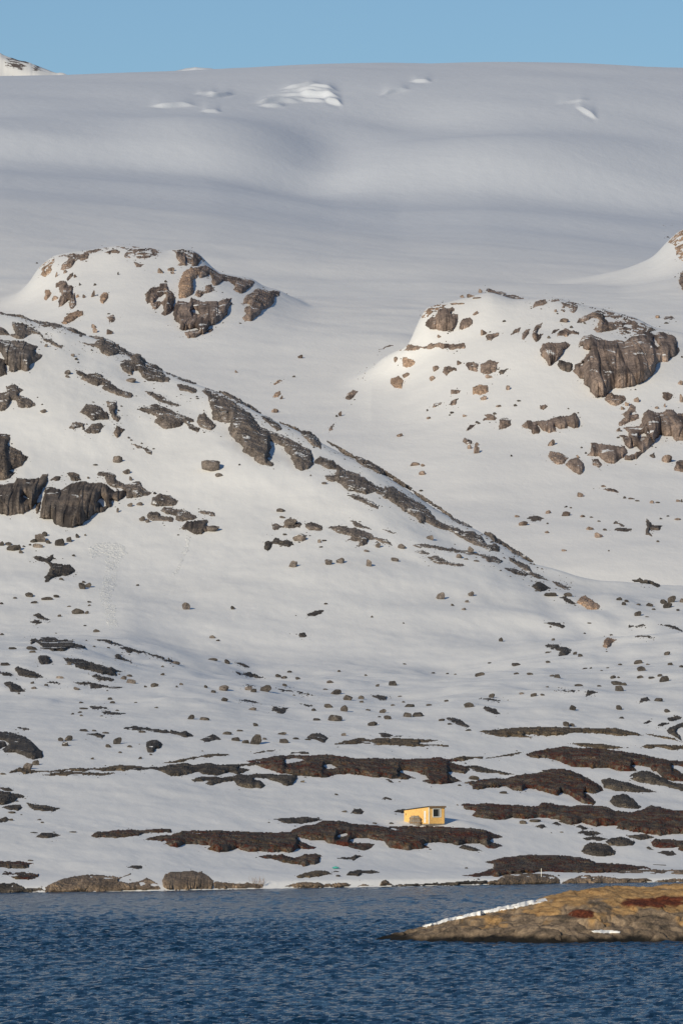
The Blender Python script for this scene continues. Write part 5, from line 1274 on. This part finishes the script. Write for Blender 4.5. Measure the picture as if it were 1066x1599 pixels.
sk = boxes('skirting', [(x, x + .135, -.004 - .012 * (k % 3), .08, -.15, Z0 - .006 + .03 * math.sin(k * 2.3)) for k, x in enumerate(np.arange(0.02, LB - .1, .145))], 'weather', hut)
for y in (.12, 1.7, 3.3, LA - .25):
    boxes('foundation_post', [(.03, .17, y, y + .16, -.5, Z0 - .061)], 'void', hut)
    boxes('foundation_post', [(LB - .2, LB - .05, y, y + .16, -.5, Z0 - .061)], 'void', hut)
boxes('floor_beam', [(.02, .12, .1, LA, Z0 - .18, Z0 - .062)], 'weather', hut)
boxes('underfloor_shade', [(.12, .15, .3, LA - .3, -.3, Z0 - .19)], 'void', hut)  # near-black sheet painting the shade of the open gap under the floor

# grey boards stacked against the side wall
st = empty('timber_stack', HUT + np.array([math.cos(HR) * -.42 - math.sin(HR) * 2.35, math.sin(HR) * -.42 + math.cos(HR) * 2.35, -0.05]), HR + math.radians(3))
tag(st, 'stack of grey weathered boards and crates leaning on the hut\'s side wall', 'timber')
rb = np.random.RandomState(12)
for k in range(9):
    z = 0.02 + k * .17
    ln_ = 1.05 + rb.uniform(-.08, .1) - (.32 if k == 8 else 0)
    boxes('board', [(-.17 + rb.uniform(-.03, .03), -.02, -ln_, ln_ * .92, z, z + .145)], 'weather' if k % 3 else 'wood_brown', st)
for y in (-.8, 0.02, .78):
    boxes('upright', [(-.225, -.205, y, y + .11, -.05, 1.58 if y < .5 else 1.3)], 'weather', st)
cr = empty('crate', HUT + np.array([math.cos(HR) * -.75 - math.sin(HR) * 1.35, math.sin(HR) * -.75 + math.cos(HR) * 1.35, -0.05]), HR)
tag(cr, 'small low grey wooden crate in front of the hut door', 'crate')
for z in (0.0, .13, .26):
    boxes('slat', [(-.22, -.20, -.3, .3, z, z + .11)], 'weather', cr)
    boxes('slat', [(.20, .22, -.3, .3, z, z + .11)], 'weather', cr)
boxes('side_panel', [(-.199, .199, -.3, -.28, 0, .36)], 'weather', cr)
boxes('side_panel', [(-.199, .199, .28, .3, 0, .36)], 'weather', cr)
boxes('bottom', [(-.199, .199, -.279, .279, 0.02, .05)], 'weather', cr)

# ------------------------------------------------------------------ small things on the shore
def on(u, v, lay='N'):
    a, e = ray(u, v); d = float(LAY[lay].hit(a, e)[0])
    return np.array([float(a) * d, d, EYE + float(e) * d]), d / FPX
p, mm = on(524, 1356.5)
tarp = empty('plastic_sheet', p)
bm_v = []
gx, gy = np.meshgrid(np.linspace(-.42, .42, 13), np.linspace(-.5, .5, 13))
gz = .10 + .17 * np.exp(-(gx ** 2 + gy ** 2) * 6) + .05 * fbm(gx * 4, gy * 4, seed=95) + .12 * gy
bm_v = np.stack([gx * (1 + .15 * np.sin(gy * 5)), gy, gz], -1).reshape(-1, 3)
i = (np.arange(12)[:, None] * 13 + np.arange(12)[None, :]).ravel()
lo = bm_v.copy(); lo[:, 2] -= .02
bpy.data.objects.remove(tarp)
q = np.stack([i, i + 1, i + 14, i + 13], -1)
tarp = mesh_np('plastic_sheet', np.concatenate([bm_v, lo]), np.concatenate([q, q[:, ::-1] + 169]), M['teal'])
tarp.location = p
tag(tarp, 'small turquoise plastic sheet lying on the snow near the shore', 'plastic sheet')
p, mm = on(843.5, 1366)
mk = empty('marker_post', p + np.array([0, -2.2, 0.25]))
tag(mk, 'thin white post standing on the tan shore slab', 'post')
boxes('post', [(-.03, .03, -.03, .03, -.6, .60)], 'white', mk)
boxes('cap', [(-.04, .04, -.04, .04, .602, .63)], 'weather', mk)
p, mm = on(835, 1352)
bd = boxes('driftwood_plank', [(-.75, .75, -.05, .05, -.03, .03), (-.60, .45, -.045, .04, .032, .055)], 'weather'); bd.location = p + np.array([0, -2.4, .22]); bd.rotation_euler = (0.0, 0.03, 0.2)
tag(bd, 'pale plank lying on the dark red whaleback rock', 'plank')
p, mm = on(1029, 1351)
V = []; F = []
for k in range(7):
    t = k / 6; r_ = .07 * (1 - .4 * t)
    for j in range(7):
        an = j / 7 * 2 * math.pi
        V.append((-.85 + 1.7 * t, r_ * math.cos(an) + .05 * math.sin(t * 7), .05 + r_ * math.sin(an) - .04 * t))
for k in range(6):
    for j in range(7):
        F.append((k * 7 + j, k * 7 + (j + 1) % 7, (k + 1) * 7 + (j + 1) % 7, (k + 1) * 7 + j))
lg = mesh_np('driftwood_log', np.array(V), np.array(F), M['void'], smooth=True); lg.location = p
tag(lg, 'dark driftwood stick on the snow near the right shore', 'driftwood')
# dry stalks in the snow bank at the left of the central shore
r2 = np.random.RandomState(33)
p, mm = on(402, 1381)
V, F, n = [], [], 0
for k in range(26):
    x0 = r2.uniform(-.9, .9); y0 = r2.uniform(-.3, .3); h_ = r2.uniform(.5, 1.15); lx = r2.uniform(-.35, .35); w0 = .012
    V += [(x0 - w0, y0, 0), (x0 + w0, y0, 0), (x0 + lx * .4 + w0, y0 - .1, h_ * .6), (x0 + lx * .4 - w0, y0 - .1, h_ * .6), (x0 + lx + .004, y0 - .15, h_), (x0 + lx - .004, y0 - .15, h_)]
    F += [(n, n + 1, n + 2, n + 3), (n + 3, n + 2, n + 4, n + 5)]; n += 6
gs = mesh_np('dry_grass', np.array(V), np.array(F), M['wood_brown']); gs.location = p
tag(gs, 'dry brown stalks standing in the snow bank at the waterline', 'dry grass', None, 'stuff')
